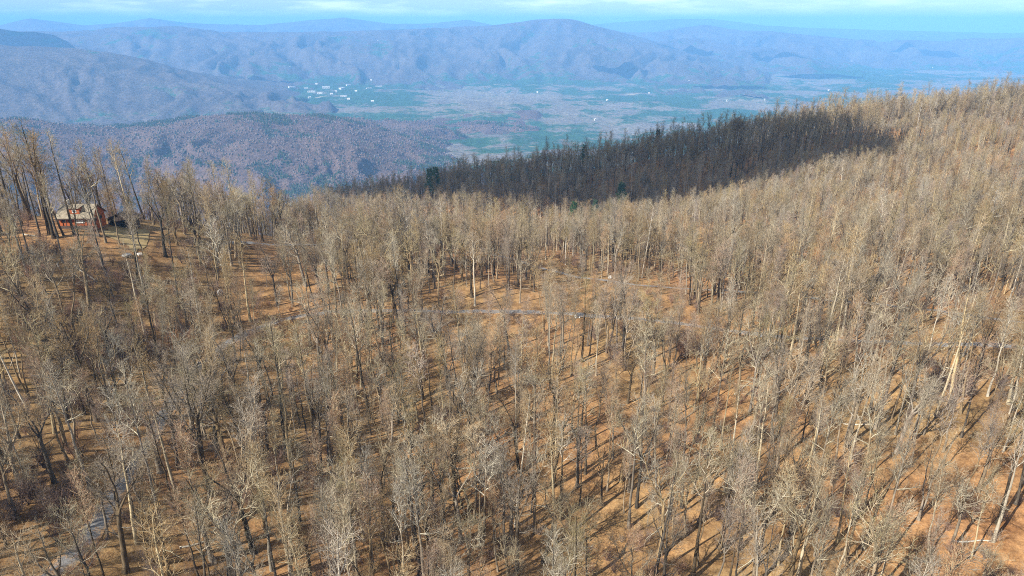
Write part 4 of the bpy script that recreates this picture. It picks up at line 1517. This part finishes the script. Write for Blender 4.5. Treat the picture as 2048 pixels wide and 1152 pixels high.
# pines in the folds of the hill and in stands on the valley floor
green = ((pn > 0.34) & (rng.uniform(0, 1, NT) < 0.55)) | (rng.uniform(0, 1, NT) < 0.02)
kk = np.where(green, 3, rng.integers(0, 3, NT))
px_, py_, pz_ = project(fx, fy, fz_ + 20)
fvis = np.ones(NT, bool)
for t in np.linspace(0.55, 0.98, 14):
    fvis &= (fz_ + 25) * t > layer_z(LAYERS[-1], fa, fr * t)
for t in np.geomspace(0.02, 0.35, 30):
    fvis &= ((fz_ + 25) * t > ground_fast(fx * t, fy * t)) | (fr * t > 620)
show = fvis & (green | (rng.uniform(0, 1, NT) < 0.10)) & (layer_z(LAYERS[-1], fa, fr) > valley_z(fa, fr) + 4) & (px_ > -120) & (px_ < 2170) & (py_ < 460)
instancer("far_wood", np.c_[fx, fy, fz_ - 2.6][show], kk[show], np.c_[np.zeros(NT), np.zeros(NT), rng.uniform(0, 6.28, NT)][show], rng.uniform(0.42, 0.78, NT)[show], tuft_col,
          "distant purple brown wood with dark pines on the hill and valley floor", "wood")


# ------------------------------------------------------------------ cumulus clouds whose shadows darken the spur and the far slopes
def cloud(cx_, cy_, cz_, a, b_, rot, seed, label, mat='cloud', thick=0.35):
    import bmesh
    bm = bmesh.new()
    bmesh.ops.create_icosphere(bm, subdivisions=5, radius=1)
    co = np.array([v.co for v in bm.verts])
    d = 1 + 0.10 * fbm(co[:, 0] * 2.2 + seed, co[:, 1] * 2.2 + co[:, 2] * 1.7, 4, seed) + 0.05 * fbm(co[:, 0] * 7 + seed, co[:, 1] * 7 + co[:, 2] * 6, 2, seed + 3)
    for v, k in zip(bm.verts, d):
        z = v.co.z * k
        v.co = (v.co.x * k * a, v.co.y * k * b_, (z * 1.0 if z > 0 else z * 0.25) * min(a, b_) * thick * 2)
    me = bpy.data.meshes.new("cloud")
    bm.to_mesh(me)
    bm.free()
    me.materials.append(M[mat])
    me.polygons.foreach_set("use_smooth", np.ones(len(me.polygons), dtype=bool))
    o = link("cloud", me, loc=(cx_, cy_, cz_), rotz=rot)
    tag(o, label, "cloud", "fair weather clouds above the frame")


def shade(p_, cz_, a, b_, rot, seed, label, mat='cloud'):
    t = (cz_ - p_[2]) / -LDIR.z
    cloud(p_[0] - LDIR.x * t, p_[1] - LDIR.y * t, cz_, a, b_, rot, seed, label, mat)


shade((26, 522, -108), 620, 268, 76, -0.42, 3, "long thin white cloud overhead that shades the dark spur", 'thin_cloud')
for k, (px_, py_, a, b_, lab) in enumerate([
    (75, 76, 420, 300, "white cloud that shades the rounded ridge end at far left"),
    (515, 158, 260, 150, "small cloud that shades the slope left of the town"),
    (1240, 142, 260, 230, "cloud that shades the pointed hill"),
    (1372, 100, 330, 260, "cloud that shades the rounded mountain"),
    (1640, 140, 420, 220, "cloud that shades the low hill far right"),
    (1450, 160, 330, 110, "thin cloud that shades the long low rise"),
    (1560, 108, 380, 200, "cloud that shades the saddle right of the rounded mountain"),
    (1850, 110, 420, 220, "cloud that shades the pale mountains at right"),
]):
    p_, az = hit_far(px_, py_)
    shade(p_, 900, a, b_, -az, 20 + k, lab)
